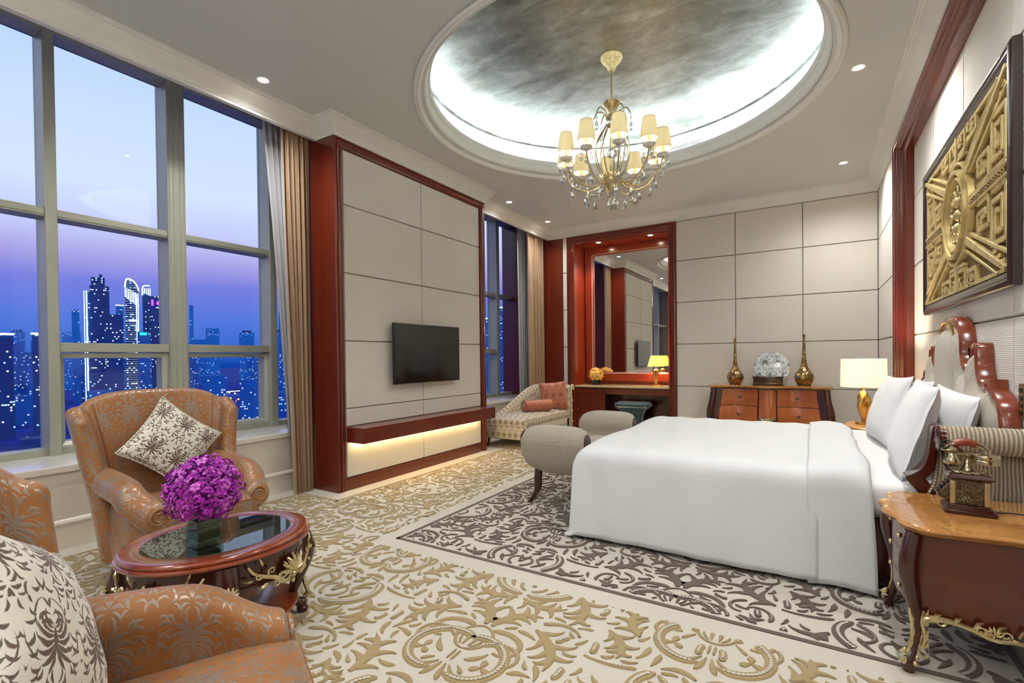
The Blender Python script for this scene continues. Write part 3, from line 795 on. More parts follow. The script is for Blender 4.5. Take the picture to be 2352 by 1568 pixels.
# left wall under the windows and sill
wl = MB()
wl.box(-5.5, -4.62, YN-.2, 9.2, 0, .555, 0)
wl.box(-4.62, -4.605, YN, YB, .0, .175, 0)
P = [(0, .175), (.02, .175), (.022, .19), (.012, .205), (.0, .215)]
wl.grid([[(-4.62+d, y, z) for d, z in P] for y in (YN, YB)])
y = YN
while y < YB: wl.box(-4.6205, -4.6195, y-.0015, y+.0015, .215, .555, 1); y += 1.02
struct(wl.build('wall_left', [M['stonewall'], M['joint']], smooth=0, recalc=False), 'low cream stone wall under the windows', 'wall')
si = MB(); si.box(-5.42, -4.60, YN, YB-.012, .555, .605)
struct(si.build('trim_6', M['sill'], bevel=.006), 'polished white stone window sill', 'window sill')
# ------------------------------------------------------------------ windows
FX0, FX1, GX = -5.37, -5.15, -5.33
ZH = 3.97
def mullion(parent, y0, y1, fl=False):
    b = MB(); b.box(FX0, FX1, y0, y1, .605, 4.12)
    if fl:
        for y in (y0+.012, y0+.05, y1-.05, y1-.014): b.box(FX1-.001, FX1+.004, y-.003, y+.003, .605, 4.12)
    return struct(b.build('mullion', M['alu'], parent, bevel=.004))
def window(nm, y0, y1, casement, lab, z2=False):
    w = thing(nm, lab, 'window', ((FX0+FX1)/2, (y0+y1)/2, .605)); w['kind'] = 'structure'
    w.location = (0, 0, 0)
    b = MB()
    b.box(FX0+.02, -5.17, y0, y1, 2.506, 2.575); b.box(-5.17, -5.163, y0, y1, 2.52, 2.56)
    b.box(FX0+.02, FX1, y0, y1, ZH, 4.12)
    b.box(FX0+.02, -5.19, y0, y1, .605, .66)
    if casement or z2:
        b.box(FX0+.02, -5.165, y0, y1, 1.432, 1.508)
    struct(b.build('window_frame', M['alu'], w, bevel=.003))
    if casement:
        c = MB(); e = .042; x0, x1 = -5.34, -5.20
        A = [(y0, .66), (y1, .66), (y1, 1.425), (y0, 1.425)]; Bq = [(y0+e, .66+e), (y1-e, .66+e), (y1-e, 1.425-e), (y0+e, 1.425-e)]
        P = []
        for q, r in zip(A, Bq): P.append([(x0, *q), (x1, *q), (x1-.004, *((q[0]*.7+r[0]*.3), (q[1]*.7+r[1]*.3))), (x1-.025, *r), (x0, *r)])
        c.grid(P, cu=True, cv=True); struct(c.build('casement_sash', M['alu'], w, smooth=0))
    g = MB(); g.box(GX-.006, GX+.006, y0, y1, .66, ZH); struct(g.build('window_pane', M['glass'], w, recalc=True))
    return w
ms = [(-1.45, -1.375), (-.5, -.425), (.45, .525), (1.371, 1.445), (2.236, 2.39), (3.24, 3.32), (4.18, 4.26), (5.08, 5.234), (6.05, 6.13), (7.0, 7.08), (7.83, 7.93)]
labs = {2: 'tall window pane left of the first grey mullion, looking over dark parkland', 3: 'window bay with opening sash showing the two brightest towers', 4: 'window bay with opening sash right of the wide mullion', 5: 'narrow window slot beside the brown curtain', 9: 'window bay seen just past the television wall', 10: 'narrow window bay beside the far cherry panel'}
k = 1
for i in range(len(ms)):
    y0 = ms[i][1]; y1 = ms[i+1][0] if i+1 < len(ms) else YB-.012
    w = window('window_%d' % k, y0, y1, i in (3, 4, 7), labs.get(i, 'tall window bay in the long glazed wall'), z2=(i == 9)); k += 1
    mullion(w, *ms[i], fl=(i in (4, 7)))
w = window('window_%d' % k, YN-.2, ms[0][0], False, 'tall window bay in the long glazed wall')

# ------------------------------------------------------------------ curtains
def curtain(name, mat, label, y0t, y1t, y0b, y1b, xc, amp, folds, group=None, zb=.01, zt=4.08, bulge=0., seed=1, cat='curtain', curve=1.0):
    rng = random.Random(seed); ph = [rng.uniform(0, 6) for _ in range(4)]
    nu, nv = folds*14, 26; P = []
    for i in range(nu+1):
        u = i/nu; row = []
        for j in range(nv+1):
            t = j/nv; z = zt+(zb-zt)*t
            a = t**curve
            y0 = y0t+(y0b-y0t)*a; y1 = y1t+(y1b-y1t)*a
            uu = u + .03*sin(u*9+ph[0]) + .008*sin(t*5+u*7)
            w = 2*pi*folds*uu
            A = amp*(.55+.45*sin(u*11+ph[1]))*(1-.25*t+.15*sin(t*7+ph[2]+u*4))
            x = xc + A*sin(w) + .012*sin(w*2.3+t*3)*t + bulge*sin(pi*t)
            y = y0+(y1-y0)*(u+ .35/folds*cos(w)/ (2*pi) )
            row.append((x, y, z))
        P.append(row)
    b = MB(); cy = (y0b+y1b)/2
    b.push(T(-xc, -cy, 0)); b.grid(P); b.pop()
    o = b.build(name, mat, smooth=180, recalc=False, weld=False)
    o.location = (xc, cy, 0)
    return tag(o, label, cat, group)
c1 = curtain('curtain', M['curtain'], 'brown striped satin curtain bunched at the left side of the television wall', 2.90, 3.225, 3.00, 3.225, -4.42, .048, 6, seed=4)
c2 = curtain('sheer_curtain', M['sheer'], 'grey sheer curtain gathered behind the brown curtain by the sofa chairs', 2.76, 3.2, 3.04, 3.2, -4.565, .03, 6, zb=.62, seed=2, curve=.75)
c3 = curtain('curtain', M['curtain'], 'tan satin curtain hanging in the corner behind the chaise', 7.68, 8.38, 7.76, 8.38, -4.42, .055, 7, zb=.01, seed=9)
c5 = curtain('curtain', M['curtain'], 'brown satin curtain at the far side of the television wall, seen in the mirror', 5.90, 6.24, 5.90, 6.28, -4.42, .048, 6, seed=14)
c4 = curtain('sheer_curtain', M['sheer'], 'grey sheer curtain beside the tan curtain in the far corner', 7.62, 8.25, 7.66, 8.25, -4.565, .035, 7, zb=.62, seed=5)

# ------------------------------------------------------------------ recessed lights
dl = [(-4.01, 2.49, 'round recessed downlight in the ceiling above the copper armchairs'), (-4.0, 6.46, 'recessed downlight just beyond the far end of the television wall'), (-4.01, 7.77, 'recessed downlight in the far left ceiling corner over the chaise'),
      (.33, 5.06, 'recessed downlight in the ceiling right of the dome'), (.33, 7.47, 'recessed downlight near the far right ceiling corner'),
      (-4.0, .55, None), (.33, 2.6, None), (-1.7, 1.55, None), (-3.2, -.6, None), (-1.2, -.6, None), (.2, .2, None), (-2.6, 7.6, None), (-.6, 7.6, None), (-3.2, -2.0, None), (-.8, -2.0, None)]  # entries without a label are unseen downlights added for general fill
vis = {0, 1, 2, 3, 4}
first = None
for i, (x, y, lb) in enumerate(dl):
    if i in (11, 12): continue
    lb = lb or 'added fill downlight in the ceiling outside the picture, above and behind the viewer'
    if first is None:
        t = thing('downlight', lb, 'ceiling light', (x, y, ZC), group='recessed ceiling downlights')
        b = MB(); b.lathe([(.036, .02), (.038, .004), (.042, -.003), (.052, -.005), (.056, 0)], n=28); b.build('trim_ring', M['crown'], t, recalc=False)
        b = MB(); b.lathe([(.0001, -.002), (.036, -.002)], n=24); b.build('lamp_lens', M['bulb'], t, recalc=False)
        first = t
    else: t = dup(first, (x, y, ZC), label=lb)
    pw = {0: 190, 1: 150, 2: 100, 3: 270, 4: 190, 5: 100, 6: 270, 7: 120, 8: 60, 9: 60, 10: 60}.get(i, 90)
    spot('downlight_beam', (x, y, ZC-.02), pw*E_DOWN, WARM, radians(152), 1., .04)
# fixed pair in the niche soffit
for i, x in enumerate((-3.38, -2.42)):
    t = dup(first, (x, 8.58, 3.455), label='recessed downlight in the red soffit of the dressing niche, %s of the pair' % ('left', 'right')[i], group='niche downlights')
    spot('downlight_beam', (x, 8.62, 3.43), 60, (1, .78, .55), radians(110), .8, .03)

# ------------------------------------------------------------------ television
t = thing('television', 'black flat screen television mounted on the beige panel wall', 'television', (XT+.1, 4.53, 1.405))
b = MB(); b.box(-.03, 0, -.588, .588, -.345, .345); b.build('bezel', M['blackp'], t, bevel=.004)
b = MB(); b.box(-.002, .0015, -.578, .578, -.333, .337); b.build('screen', M['black'], t)
b = MB(); b.box(-.098, -.03, -.2, .2, -.15, .15); b.build('wall_bracket', M['blackp'], t)
b = MB(); b.box(-.004, .003, -.02, .02, -.344, -.338); b.build('logo_badge', M['silver'], t)

# ------------------------------------------------------------------ mirror, desk niche
mr = thing('mirror', 'tall wall mirror in cherry surround above the dressing desk', 'mirror', (-2.93, NB-.03, 1.027))
mx0, mx1, mz1 = -3.655+2.93, .735, 3.309-1.027
b = MB(); b.box(mx0, mx1, -.008, 0, 0, mz1); b.build('mirror_glass', M['mirror'], mr)
b = MB()
pr = [(0, 0), (-.0, -.02), (.02, -.03), (.022, -.034), (.165, -.034), (.165, 0)]
P = [[(mx0-d+.02, h, 0-d+.02) for d, h in pr], [(mx1+d-.02, h, 0-d+.02) for d, h in pr], [(mx1+d-.02, h, mz1+d-.02) for d, h in pr], [(mx0-d+.02, h, mz1+d-.02) for d, h in pr]]
b.grid(P, cu=True); b.build('mirror_frame', M['woodniche'], mr, smooth=30)
b = MB(); pr = [(.0, -.031), (.0, -.036), (.008, -.036), (.008, -.031)]
P = [[(mx0-d, h, 0-d) for d, h in pr], [(mx1+d, h, 0-d) for d, h in pr], [(mx1+d, h, mz1+d) for d, h in pr], [(mx0-d, h, mz1+d) for d, h in pr]]
b.grid(P, cu=True, cv=True); b.build('inner_bead', M['ivory'], mr)
dk = thing('dressing_desk', 'built-in cherry dressing desk with cream marble top in the niche', 'desk', (-2.9475, 8.72, 0))
X0, X1 = nx0+2.9475, nx1+2.9475; F0 = 8.47-8.72; BK = NB-.04-8.72
b = MB(); b.box(X0+.002, X1-.002, F0-.03, BK, .78, .815); b.build('desk_top', M['marbleD'], dk, bevel=.006)
b = MB(); b.box(X0+.002, -3.232+2.9475, F0+.02, BK, 0, .775); b.box(X0+.002, X1-.002, F0+.02, BK, .655, .775); b.box(X0+.002, X1-.002, BK-.02, BK, 0, .7)
b.build('desk_carcass', M['mahog'], dk)
for a, c in ((X0+.005, -3.235+2.9475), (-3.229+2.9475, -2.665+2.9475), (-2.659+2.9475, X1-.005)):
    b = MB(); b.box(a, c, F0, F0+.02, .662, .774); d = b.build('drawer', M['woodwall'], dk, bevel=.002)
    if a < -.6:
        b = MB(); b.box(a+.34, a+.44, F0-.002, F0+.002, .742, .758); b.build('finger_pull', M['blackp'], d)
b = MB(); b.box(X0+.005, -3.235+2.9475, F0, F0+.02, .05, .656); b.build('door', M['woodwall'], dk, bevel=.002)
# desk lamp
def lamp(name, label, loc, shade, base_fn, group=None):
    t = thing(name, label, 'lamp', loc, group=group)
    base_fn(t)
    (r0, z0, r1, z1, mat, pw) = shade
    b = MB(); b.lathe([(r0, z0), (r1, z1)], n=40); b.lathe([(r0-.003, z0), (r1-.003, z1)], n=40)
    b.lathe([(r0-.003, z0), (r0, z0)], n=40); b.lathe([(r1-.003, z1), (r1, z1)], n=40)
    b.build('lamp_shade', mat, t, recalc=False)
    b = MB(); b.ball((0, 0, (z0+z1)/2-.01), .028, 12, 8); b.build('light_bulb', M['bulb'], t)
    point('lamp_light', (0, 0, (z0+z1)/2+.03), pw, (1, .82, .58), .05, t)
    return t
def flute_base(t):
    b = MB(); b.lathe([(0.0001, 0), (.10, 0), (.10, .012), (.085, .018), (0.02, .02), (.0001, .02)], n=32); b.build('lamp_base', M['gold'], t)
    P = []
    for i in range(48):
        a = 2*pi*i/48; row = []
        for r, z in bez([(.016, .02), (.022, .06), (.035, .14), (.045, .21), (.047, .25), (.04, .28), (.018, .30)], 4): row.append((r*(1+.07*cos(12*a))*cos(a), r*(1+.07*cos(12*a))*sin(a), z))
        P.append(row)
    b = MB(); b.grid(P, cu=True); b.build('fluted_stem', M['gold'], t)
    b = MB(); b.lathe([(.010, .30), (.010, .345)], n=12); b.build('lamp_socket', M['brass'], t)
DL = lamp('desk_lamp', 'small fluted gold lamp with tapered yellow shade on the dressing desk', (-2.385, 8.74, .8155), (.145, .345, .088, .535, M['shadeD'], 16), flute_base)
b = MB(); b.tube(bez([(-2.30, 8.76, .82), (-2.24, 8.78, .819), (-2.19, 8.75, .819), (-2.13, 8.80, .82)], 6), .003, 6); b.box(-2.17, -2.11, 8.79, 8.81, .816, .832)
b.push(T(0, 0, 0)); b.pop(); b.v = [(p[0]+2.385, p[1]-8.74, p[2]-.8155) for p in b.v]; b.build('power_cord', M['ivory'], DL)
# apricot bouquet on the desk
def bouquet(name, label, loc, vase, R, n, mats, blossom, parts=True, zc=None, sq=.85, seed=3, fill=None, bs=1.0):
    rng = random.Random(seed); t = thing(name, label, 'flowers', loc)
    vw, vh = vase
    b = MB()
    w = vw/2; tz = .008
    P = []
    for (q, z) in ((w, 0), (w, vh), (w-.006, vh), (w-.006, tz)):
        P.append([(q, q, z), (-q, q, z), (-q, -q, z), (q, -q, z)])
    b.grid(P, cv=True); b.add([(w, w, 0), (-w, w, 0), (-w, -w, 0), (w, -w, 0)], [(0, 1, 2, 3)]); q = w-.006; b.add([(q, q, tz), (-q, q, tz), (-q, -q, tz), (q, -q, tz)], [(0, 1, 2, 3)])
    b.build('glass_vase', M['vase'], t, bevel=.003)
    b = MB(); q = w-.009; b.box(-q, q, -q, q, vh*.22, vh*.97); b.build('leaf_lining', M['leaf'], t, bevel=.004)
    zc = zc or vh+R*.62
    b = MB(); b.ball((0, 0, zc), R*.74, 16, 10, sq=(1, 1, sq)); b.build('stems_core', fill or M['leaf'], t)
    pts = []
    for i in range(n):
        z = 1-1.72*(i+.5)/n; a = i*2.39996; r = sqrt(max(0, 1-z*z)); k = R*rng.uniform(.84, 1.14)
        pts.append((k*r*cos(a), k*r*sin(a), zc+k*z*sq, r*cos(a), r*sin(a), z))
    protos = []
    for i, (x, y, z, nx, ny, nz) in enumerate(pts):
        mi = rng.randrange(len(mats))
        if mi >= len(protos) or len(protos) <= mi:
            pass
        key = (mi, rng.randrange(2))
        me = BL.get((name, key))
        if me is None:
            bb = MB(); blossom(bb, rng); o = bb.build('blossom', mats[mi], t, smooth=60); BL[(name, key)] = o.data
        else:
            o = bpy.data.objects.new('blossom', me); COL.objects.link(o); o.parent = t
        q = Vector((nx, ny, nz+.15)).to_track_quat('Z', 'Y').to_matrix().to_4x4()
        s = rng.uniform(.8, 1.25)*bs
        o.matrix_local = T(x, y, z) @ q @ RZ(rng.uniform(0, 6)) @ RX(rng.uniform(-.5, .5)) @ SC(s, s, s)
    return t
BL = {}
def hyd(b, rng):
    for k in range(4):
        b.push(RZ(k*pi/2)@RX(-.25))
        b.add([(0, 0, 0), (.012, .010, .004), (.014, .026, .002), (0, .032, .006), (-.014, .026, .002), (-.012, .010, .004)], [(0, 1, 2, 3), (0, 3, 4, 5)])
        b.pop()
bouquet('apricot_bouquet', 'round bouquet of apricot flowers in a small glass cube on the dressing desk', (-3.50, 8.72, .8155), (.12, .11), .135, 90, [M['orange']], hyd, fill=M['orange'], bs=1.25)
# stool
st = thing('stool', 'teal velvet dressing stool with nail trim, tucked before the dressing desk', 'stool', (-2.75, 8.58, 0), radians(6))
b = MB()
sec = bez([(.215, .10), (.16, .16), (.155, .26), (.20, .38), (.26, .425), (.285, .45), (.285, .495), (.26, .52), (.20, .525), (.0, .53)], 4)
P = []
for i in range(48):
    a = 2*pi*i/48; c, s_ = cos(a), sin(a); k = 1/((abs(c)**5+abs(s_)**5)**.2)
    P.append([(r*k*c*1.08, r*k*s_*.8, z) for r, z in sec])
b.grid(P, cu=True); b.build('upholstered_seat', M['stool'], st, smooth=60)
b = MB(); b.tube([(.2875*1.08*(1/((abs(cos(a))**5+abs(sin(a))**5)**.2))*cos(a), .2875*.8*(1/((abs(cos(a))**5+abs(sin(a))**5)**.2))*sin(a), .452) for a in [2*pi*i/64 for i in range(64)]], .004, 6, closed=True); b.build('nail_trim', M['brass'], st)
for sx in (-1, 1):
    for sy in (-1, 1):
        b = MB(); b.box(sx*.19-.02, sx*.19+.02, sy*.13-.02, sy*.13+.02, 0, .11); b.build('leg', M['mahog'], st, bevel=.004)
# socket and switch details
b = MB(); b.box(0, .008, -.035, .035, -.09, .09)
sw = thing('switch_panel', 'bronze switch plate on the corded wall right of the headboard', 'switch', (XREC-.008, 3.43, 1.10))
b.build('plate', M['switchm'], sw, bevel=.002)
for k in range(4):
    b = MB(); b.box(-.004, 0, -.022, .022, -.07+k*.038, -.048+k*.038); b.build('button', M['blackp'], sw)

# ------------------------------------------------------------------ city outside
def facade(name, base, cols, dens, fw=3.2, fh=3.4, es=3.0, hstripe=False):
    mt, nt, b, out = newmat(name); uv = coord(nt, 'UV')
    sc = VM(nt, 'MULTIPLY', uv, (1/fw, 1/fh, 1)).outputs[0]
    cell = VM(nt, 'FLOOR', sc).outputs[0]; fr = N(nt, 'ShaderNodeSeparateXYZ', {0: VM(nt, 'FRACTION', sc).outputs[0]})
    oi = nt.nodes.new('ShaderNodeObjectInfo')
    cell = VM(nt, 'ADD', cell, N(nt, 'ShaderNodeCombineXYZ', {0: MA(nt, 'MULTIPLY', oi.outputs['Random'], 57.), 1: 0., 2: 0.}).outputs[0]).outputs[0]
    wn = N(nt, 'ShaderNodeTexWhiteNoise', {'Vector': cell})
    rowc = N(nt, 'ShaderNodeTexWhiteNoise', {'Vector': VM(nt, 'MULTIPLY', cell, (.0, 1, 0)).outputs[0]})
    cl = NOISE(nt, cell, .12, 2)
    on = MA(nt, 'GREATER_THAN', MA(nt, 'ADD', MA(nt, 'MULTIPLY', wn.outputs['Value'], .7), MA(nt, 'MULTIPLY', MA(nt, 'ADD', cl, rowc.outputs['Value']), .25)), 1-dens)
    inw = MA(nt, 'MULTIPLY', MA(nt, 'LESS_THAN', fr.outputs[0], .75), MA(nt, 'LESS_THAN', fr.outputs[1], .55))
    e = MA(nt, 'MULTIPLY', on, inw)
    if hstripe: e = MA(nt, 'MAXIMUM', e, MA(nt, 'MULTIPLY', MA(nt, 'LESS_THAN', fr.outputs[1], .22), .35))
    nt.links.new(RAMP(nt, wn.outputs['Color'], [(i/(len(cols)-1) if len(cols) > 1 else 0, c) for i, c in enumerate(cols)]), b.inputs['Emission Color'])
    nt.links.new(MA(nt, 'MULTIPLY', e, es), b.inputs['Emission Strength'])
    nt.links.new(RAMP(nt, cl, [(.3, base), (.7, tuple(min(255, c*1.12) for c in base))]), b.inputs['Base Color'])
    b.inputs['Roughness'].default_value = .6; return mt
CW = [(90, 220, 255), (255, 244, 214), (160, 230, 255), (255, 240, 200)]
FB = [facade('facade_far_haze', (40, 150, 220), CW, .08, 3, 4, .5), facade('facade_mid_haze', (22, 124, 200), CW, .10, 2.4, 3, .9), facade('facade_dark_haze', (8, 74, 144), CW, .09, 2.0, 2.8, 1.6), facade('facade_stripe_haze', (10, 66, 138), CW, .2, 2.8, 3.6, 1.3, True)]  # blue distance haze is painted into the base colours, paler farther off
NEON = emit('white_outline_light', (214, 240, 255), 3.5); NEONW = emit('warm_outline_light', (240, 250, 220), 3.2)
PINK = emit('pink_sign', (255, 60, 220), 5); TEAL = emit('teal_sign', (40, 230, 220), 3); AMB = emit('amber_street_light', (255, 176, 84), 7); REDL = emit('red_light', (255, 60, 70), 5); WHT = emit('white_street_light', (220, 240, 255), 6)
GZ = -75.
gm = plain('park_ground_haze', (6, 72, 186), .9, var=.5, nscale=.02)  # the same dusk haze painted into the ground as saturated blue
g = MB(); g.box(-5200, -60, -2600, 4200, GZ-4, GZ); struct(g.build('ground_plain', gm, smooth=0), 'dark blue parkland and city floor far below the windows', 'ground')
def bld(name, label, x, y, w, top, mat, group=None, d=None, rz=None, extra=None, cat='building', base=GZ):
    ang = atan2(y, x)
    t = thing(name, label, cat, (x, y, base), ang+pi if rz is None else rz, group)
    d = d or w*.9; h = top-base
    b = MB(); b.box(-d, 0, -w/2, w/2, 0, h); body = b.build('tower_body', mat, t, smooth=0)
    if extra: extra(t, w, h, d)
    return t
def pent(t, w, h, d):
    b = MB(); b.box(-d*.8, -d*.2, -w*.3, w*.3, h, h+w*.16); b.build('roof_plant', FB[2], t, smooth=0)
def dark_tower(t, w, h, d):
    b = MB(); b.box(-d, 0, w*.5, w*.5+.3, 0, h); 
    b = MB(); b.box(-d*.7, -d*.1, -w*.42, w*.28, h, h+12); b.box(-d*.6, -d*.3, w*.0, w*.15, h+12, h+17); b.build('roof_crown', FB[2], t, smooth=0)
def lights_edge(t, w, h, d, ys=(-.62, -.72)):
    for q, ww in zip(ys, (1.4, .8)):
        b = MB(); b.box(.2, 1.2, w*q-ww/2, w*q+ww/2, 0, h-8); b.build('light_line', NEON, t, smooth=0)
def edge_tower(t, w, h, d):
    dark_tower(t, w, h, d)
    b = MB(); b.box(-d, 0, -w*.80, -w*.5, 0, h-10); b.build('side_wing', FB[2], t, smooth=0)
    lights_edge(t, w, h, d, (-.66, -.78))
def curved(t, w, h, d):
    pts = [(-w*.5, h), (-w*.4, h+11), (-w*.2, h+13.), (w*.1, h+10), (w*.34, h+4), (w*.5, h-6)]
    c = bez(pts, 5)
    b = MB(); b.tube([(1.5, y, z) for y, z in c], .9, 6); b.build('roof_arc_light', NEONW, t)
    b = MB(); b.prism([(-w*.5, h-12)]+[(y, z-1.5) for y, z in c], -d, 0, 'yz'); b.build('curved_roof', FB[3], t, smooth=0)
    for k in range(7):
        y = -w*.5+k*w*.12
        b = MB(); b.box(.3, 1.3, y, y+.9, h-16-k*2, h-1-k*1.2); b.build('roof_fin_light', NEONW, t, smooth=0)
    for y in (w*.32, w*.44):
        b = MB(); b.box(.3, 1.3, y-.5, y+.5, h*.42, h-10); b.build('light_line', NEONW, t, smooth=0)
    b = MB(); b.box(.3, 1.2, -w*.25, w*.3, h*.72, h*.72+2.4); b.build('light_band', NEON, t, smooth=0)
def crown2(t, w, h, d):
    b = MB(); b.tube(bez([(1, -w*.5, h-12), (1, -w*.45, h+1), (1, -w*.1, h+4), (1, w*.45, h+4)], 6), .8, 6); b.build('roof_arc_light', NEONW, t)
    for k in range(4):
        b = MB(); b.box(.3, 1.2, -w*.3+k*w*.24, -w*.3+k*w*.24+1.2, h-9-k, h-.5); b.build('roof_fin_light', NEONW, t, smooth=0)
def pinksign(t, w, h, d):
    b = MB(); b.ball((1.2, w*.1, h-11), 3.2, 14, 8, sq=(.3, 1, 1)); b.build('round_sign', PINK, t)
    b = MB(); b.box(.3, 1.2, -w*.42, -w*.3, h-15, h-6); b.build('small_sign', PINK, t)
def topband(t, w, h, d):
    b = MB(); b.box(-.5, .8, -w*.55, w*.55, h-1.8, h); b.build('light_band', NEONW, t)
def tealsign(t, w, h, d):
    b = MB(); b.box(.2, 1, -w*.3, w*.2, h-5, h-1.5); b.build('teal_sign', TEAL, t)
bld('edge_lit_tower', 'tall dark tower with white vertical light lines on its left edge', -854.3, 283.0, 21.1, 108, FB[2], extra=edge_tower)
bld('arched_roof_tower', 'striped tower crowned by a glowing curved roof arc', -935.9, 352.1, 17.8, 121, FB[3], extra=curved)
bld('fin_roof_tower', 'slimmer tower with glowing roof fins right of the arched tower', -929.9, 369.9, 10.5, 121, FB[2], extra=crown2)
bld('pink_sign_tower', 'dark block with round pink sign near its roof', -877.4, 364.0, 18.3, 103.4, FB[2], extra=pinksign)
bld('low_dark_block', 'dark mid-rise block in front of the edge-lit tower', -802.2, 280.7, 19.1, 64.8, FB[2])
bld('pale_twin_block', 'pale lit block between the two tallest towers', -1223.7, 438.8, 12.7, 118.7, FB[1], extra=topband)
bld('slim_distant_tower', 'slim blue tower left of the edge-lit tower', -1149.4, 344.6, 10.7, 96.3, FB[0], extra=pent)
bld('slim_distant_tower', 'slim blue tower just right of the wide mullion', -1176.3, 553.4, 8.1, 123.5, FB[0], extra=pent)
bld('band_roof_block', 'dark block with white roof band at the left picture edge', -683.4, 148.5, 14.7, 30.8, FB[2], extra=topband)
bld('band_roof_block', 'dark block with white roof band beside the first mullion', -678.3, 174.8, 12.7, 31.8, FB[2], extra=topband)
bld('curtain_side_tower', 'blue tower seen in the slot beside the brown curtain', -752.4, 493.8, 10.5, 79.6, FB[1])
bld('far_gap_tower', 'tower with lit roof seen past the television wall', -492.1, 753.5, 24.0, 93.7, FB[1], extra=topband)
bld('far_gap_tower', 'lower tower beside the television wall edge in the far window', -508.9, 742.3, 12.8, 73.9, FB[1], extra=topband)
bld('teal_sign_block', 'low block with teal sign under the arched tower', -860, 338, 16, 46, FB[1], extra=tealsign)
rng = random.Random(21)
def polar(az, D): return (-D*sin(az), D*cos(az))
# skyline filler: azimuth from +Y towards -X
placed = [(-854, 283, 30), (-936, 352, 22), (-930, 370, 16), (-877, 364, 24), (-802, 281, 26), (-1224, 439, 20), (-1149, 345, 18), (-1176, 553, 16), (-683, 148, 20), (-678, 175, 18), (-752, 494, 18), (-492, 753, 30), (-509, 742, 22), (-860, 338, 22)]
def bay(az):
    d = math.degrees(az)
    if d > 75: return 'left pane'
    if d > 66: return 'middle pane'
    if d > 56: return 'pane by the curtain'
    return 'far window'
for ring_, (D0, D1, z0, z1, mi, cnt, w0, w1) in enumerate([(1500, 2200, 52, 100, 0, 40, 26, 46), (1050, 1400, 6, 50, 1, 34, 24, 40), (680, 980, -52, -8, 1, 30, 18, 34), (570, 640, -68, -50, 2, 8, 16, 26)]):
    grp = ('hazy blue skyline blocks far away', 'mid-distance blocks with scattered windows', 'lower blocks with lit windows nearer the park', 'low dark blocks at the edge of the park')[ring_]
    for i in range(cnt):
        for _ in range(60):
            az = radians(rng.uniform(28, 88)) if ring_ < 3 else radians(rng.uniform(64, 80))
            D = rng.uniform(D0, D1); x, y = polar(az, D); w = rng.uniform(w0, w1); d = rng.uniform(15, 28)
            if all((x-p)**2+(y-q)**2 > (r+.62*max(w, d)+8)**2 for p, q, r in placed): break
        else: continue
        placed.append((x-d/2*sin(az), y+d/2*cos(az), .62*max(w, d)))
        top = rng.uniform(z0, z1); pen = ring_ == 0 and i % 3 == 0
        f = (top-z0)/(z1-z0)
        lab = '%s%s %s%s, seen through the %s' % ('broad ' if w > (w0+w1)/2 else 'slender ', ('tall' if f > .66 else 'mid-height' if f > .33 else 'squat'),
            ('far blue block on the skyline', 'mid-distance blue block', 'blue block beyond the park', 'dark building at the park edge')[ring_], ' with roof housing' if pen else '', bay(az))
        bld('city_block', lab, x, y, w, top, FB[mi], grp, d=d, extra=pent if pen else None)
# street lights: real globes on thin posts
def street(lst, mat, nm, lab, grp, r=1.0):
    f0 = None
    for (x, y) in lst:
        if any((x-p)**2+(y-q)**2 < (rr*1.25+6)**2 for p, q, rr in placed): continue
        if f0 is None:
            t = thing(nm, lab, 'street light', (x, y, GZ), group=grp)
            b = MB(); b.tube([(0, 0, 0), (0, 0, 9)], .25, 5); b.build('post', FB[2], t)
            b = MB(); b.ball((0, 0, 9+r), r, 8, 5); b.build('globe', mat, t); f0 = t
        else: dup(f0, (x, y, GZ))
road1 = [(-1180+ (1180-700)*k/17, 580-(580-478)*k/17+ (k % 3)*2) for k in range(18) if k not in (2, 3, 14, 15)]
road2 = [(-830+k*11, 462+k*4.5) for k in range(16) if not 5 < k < 9]
street([p for i, p in enumerate(road1)], AMB, 'street_light', 'amber street light on the road crossing the park', 'amber street lights along the park road', 1.5)
street(road2, AMB, 'street_light', 'amber street light in the row nearer the hotel', 'amber street lights on the near road', 1.3)
street([(-826+k*9, 446+k*5+rng.uniform(-3, 3)) for k in range(8)], REDL, 'red_tail_light_post', 'red signal light beside the near road', 'red signal lights by the road', 1.0)
street([polar(radians(rng.uniform(58, 86)), rng.uniform(660, 1000)) for _ in range(26)], WHT, 'white_street_light', 'small white street light among the city blocks', 'white street lights among the blocks', 1.2)
b = MB(); b.box(-1100, -1096, 430, 640, GZ+7, GZ+8.2)
tag(b.build('lit_viaduct', NEONW, smooth=0), 'glowing elevated road seen below the arched tower', 'road')
# behind the viewer: an unseen drum lamp added to brighten the room
t = thing('added_drum_lamp', 'added fill light shaped as a drum ceiling lamp behind the viewer, outside the picture', 'ceiling light', (-1.7, -1.2, 3.75))
b = MB(); b.lathe([(.0001, -.02), (.40, -.02), (.40, -.24), (.0001, -.25)], n=40); b.lathe([(.03, 0), (.03, -.03)], n=12); b.build('fill_drum_glow', emit('fill_drum_glow', (255, 240, 220), 2.4), t)
point('fill_drum_light', (0, 0, -.42), 70, (1, .97, .9), .3, t)
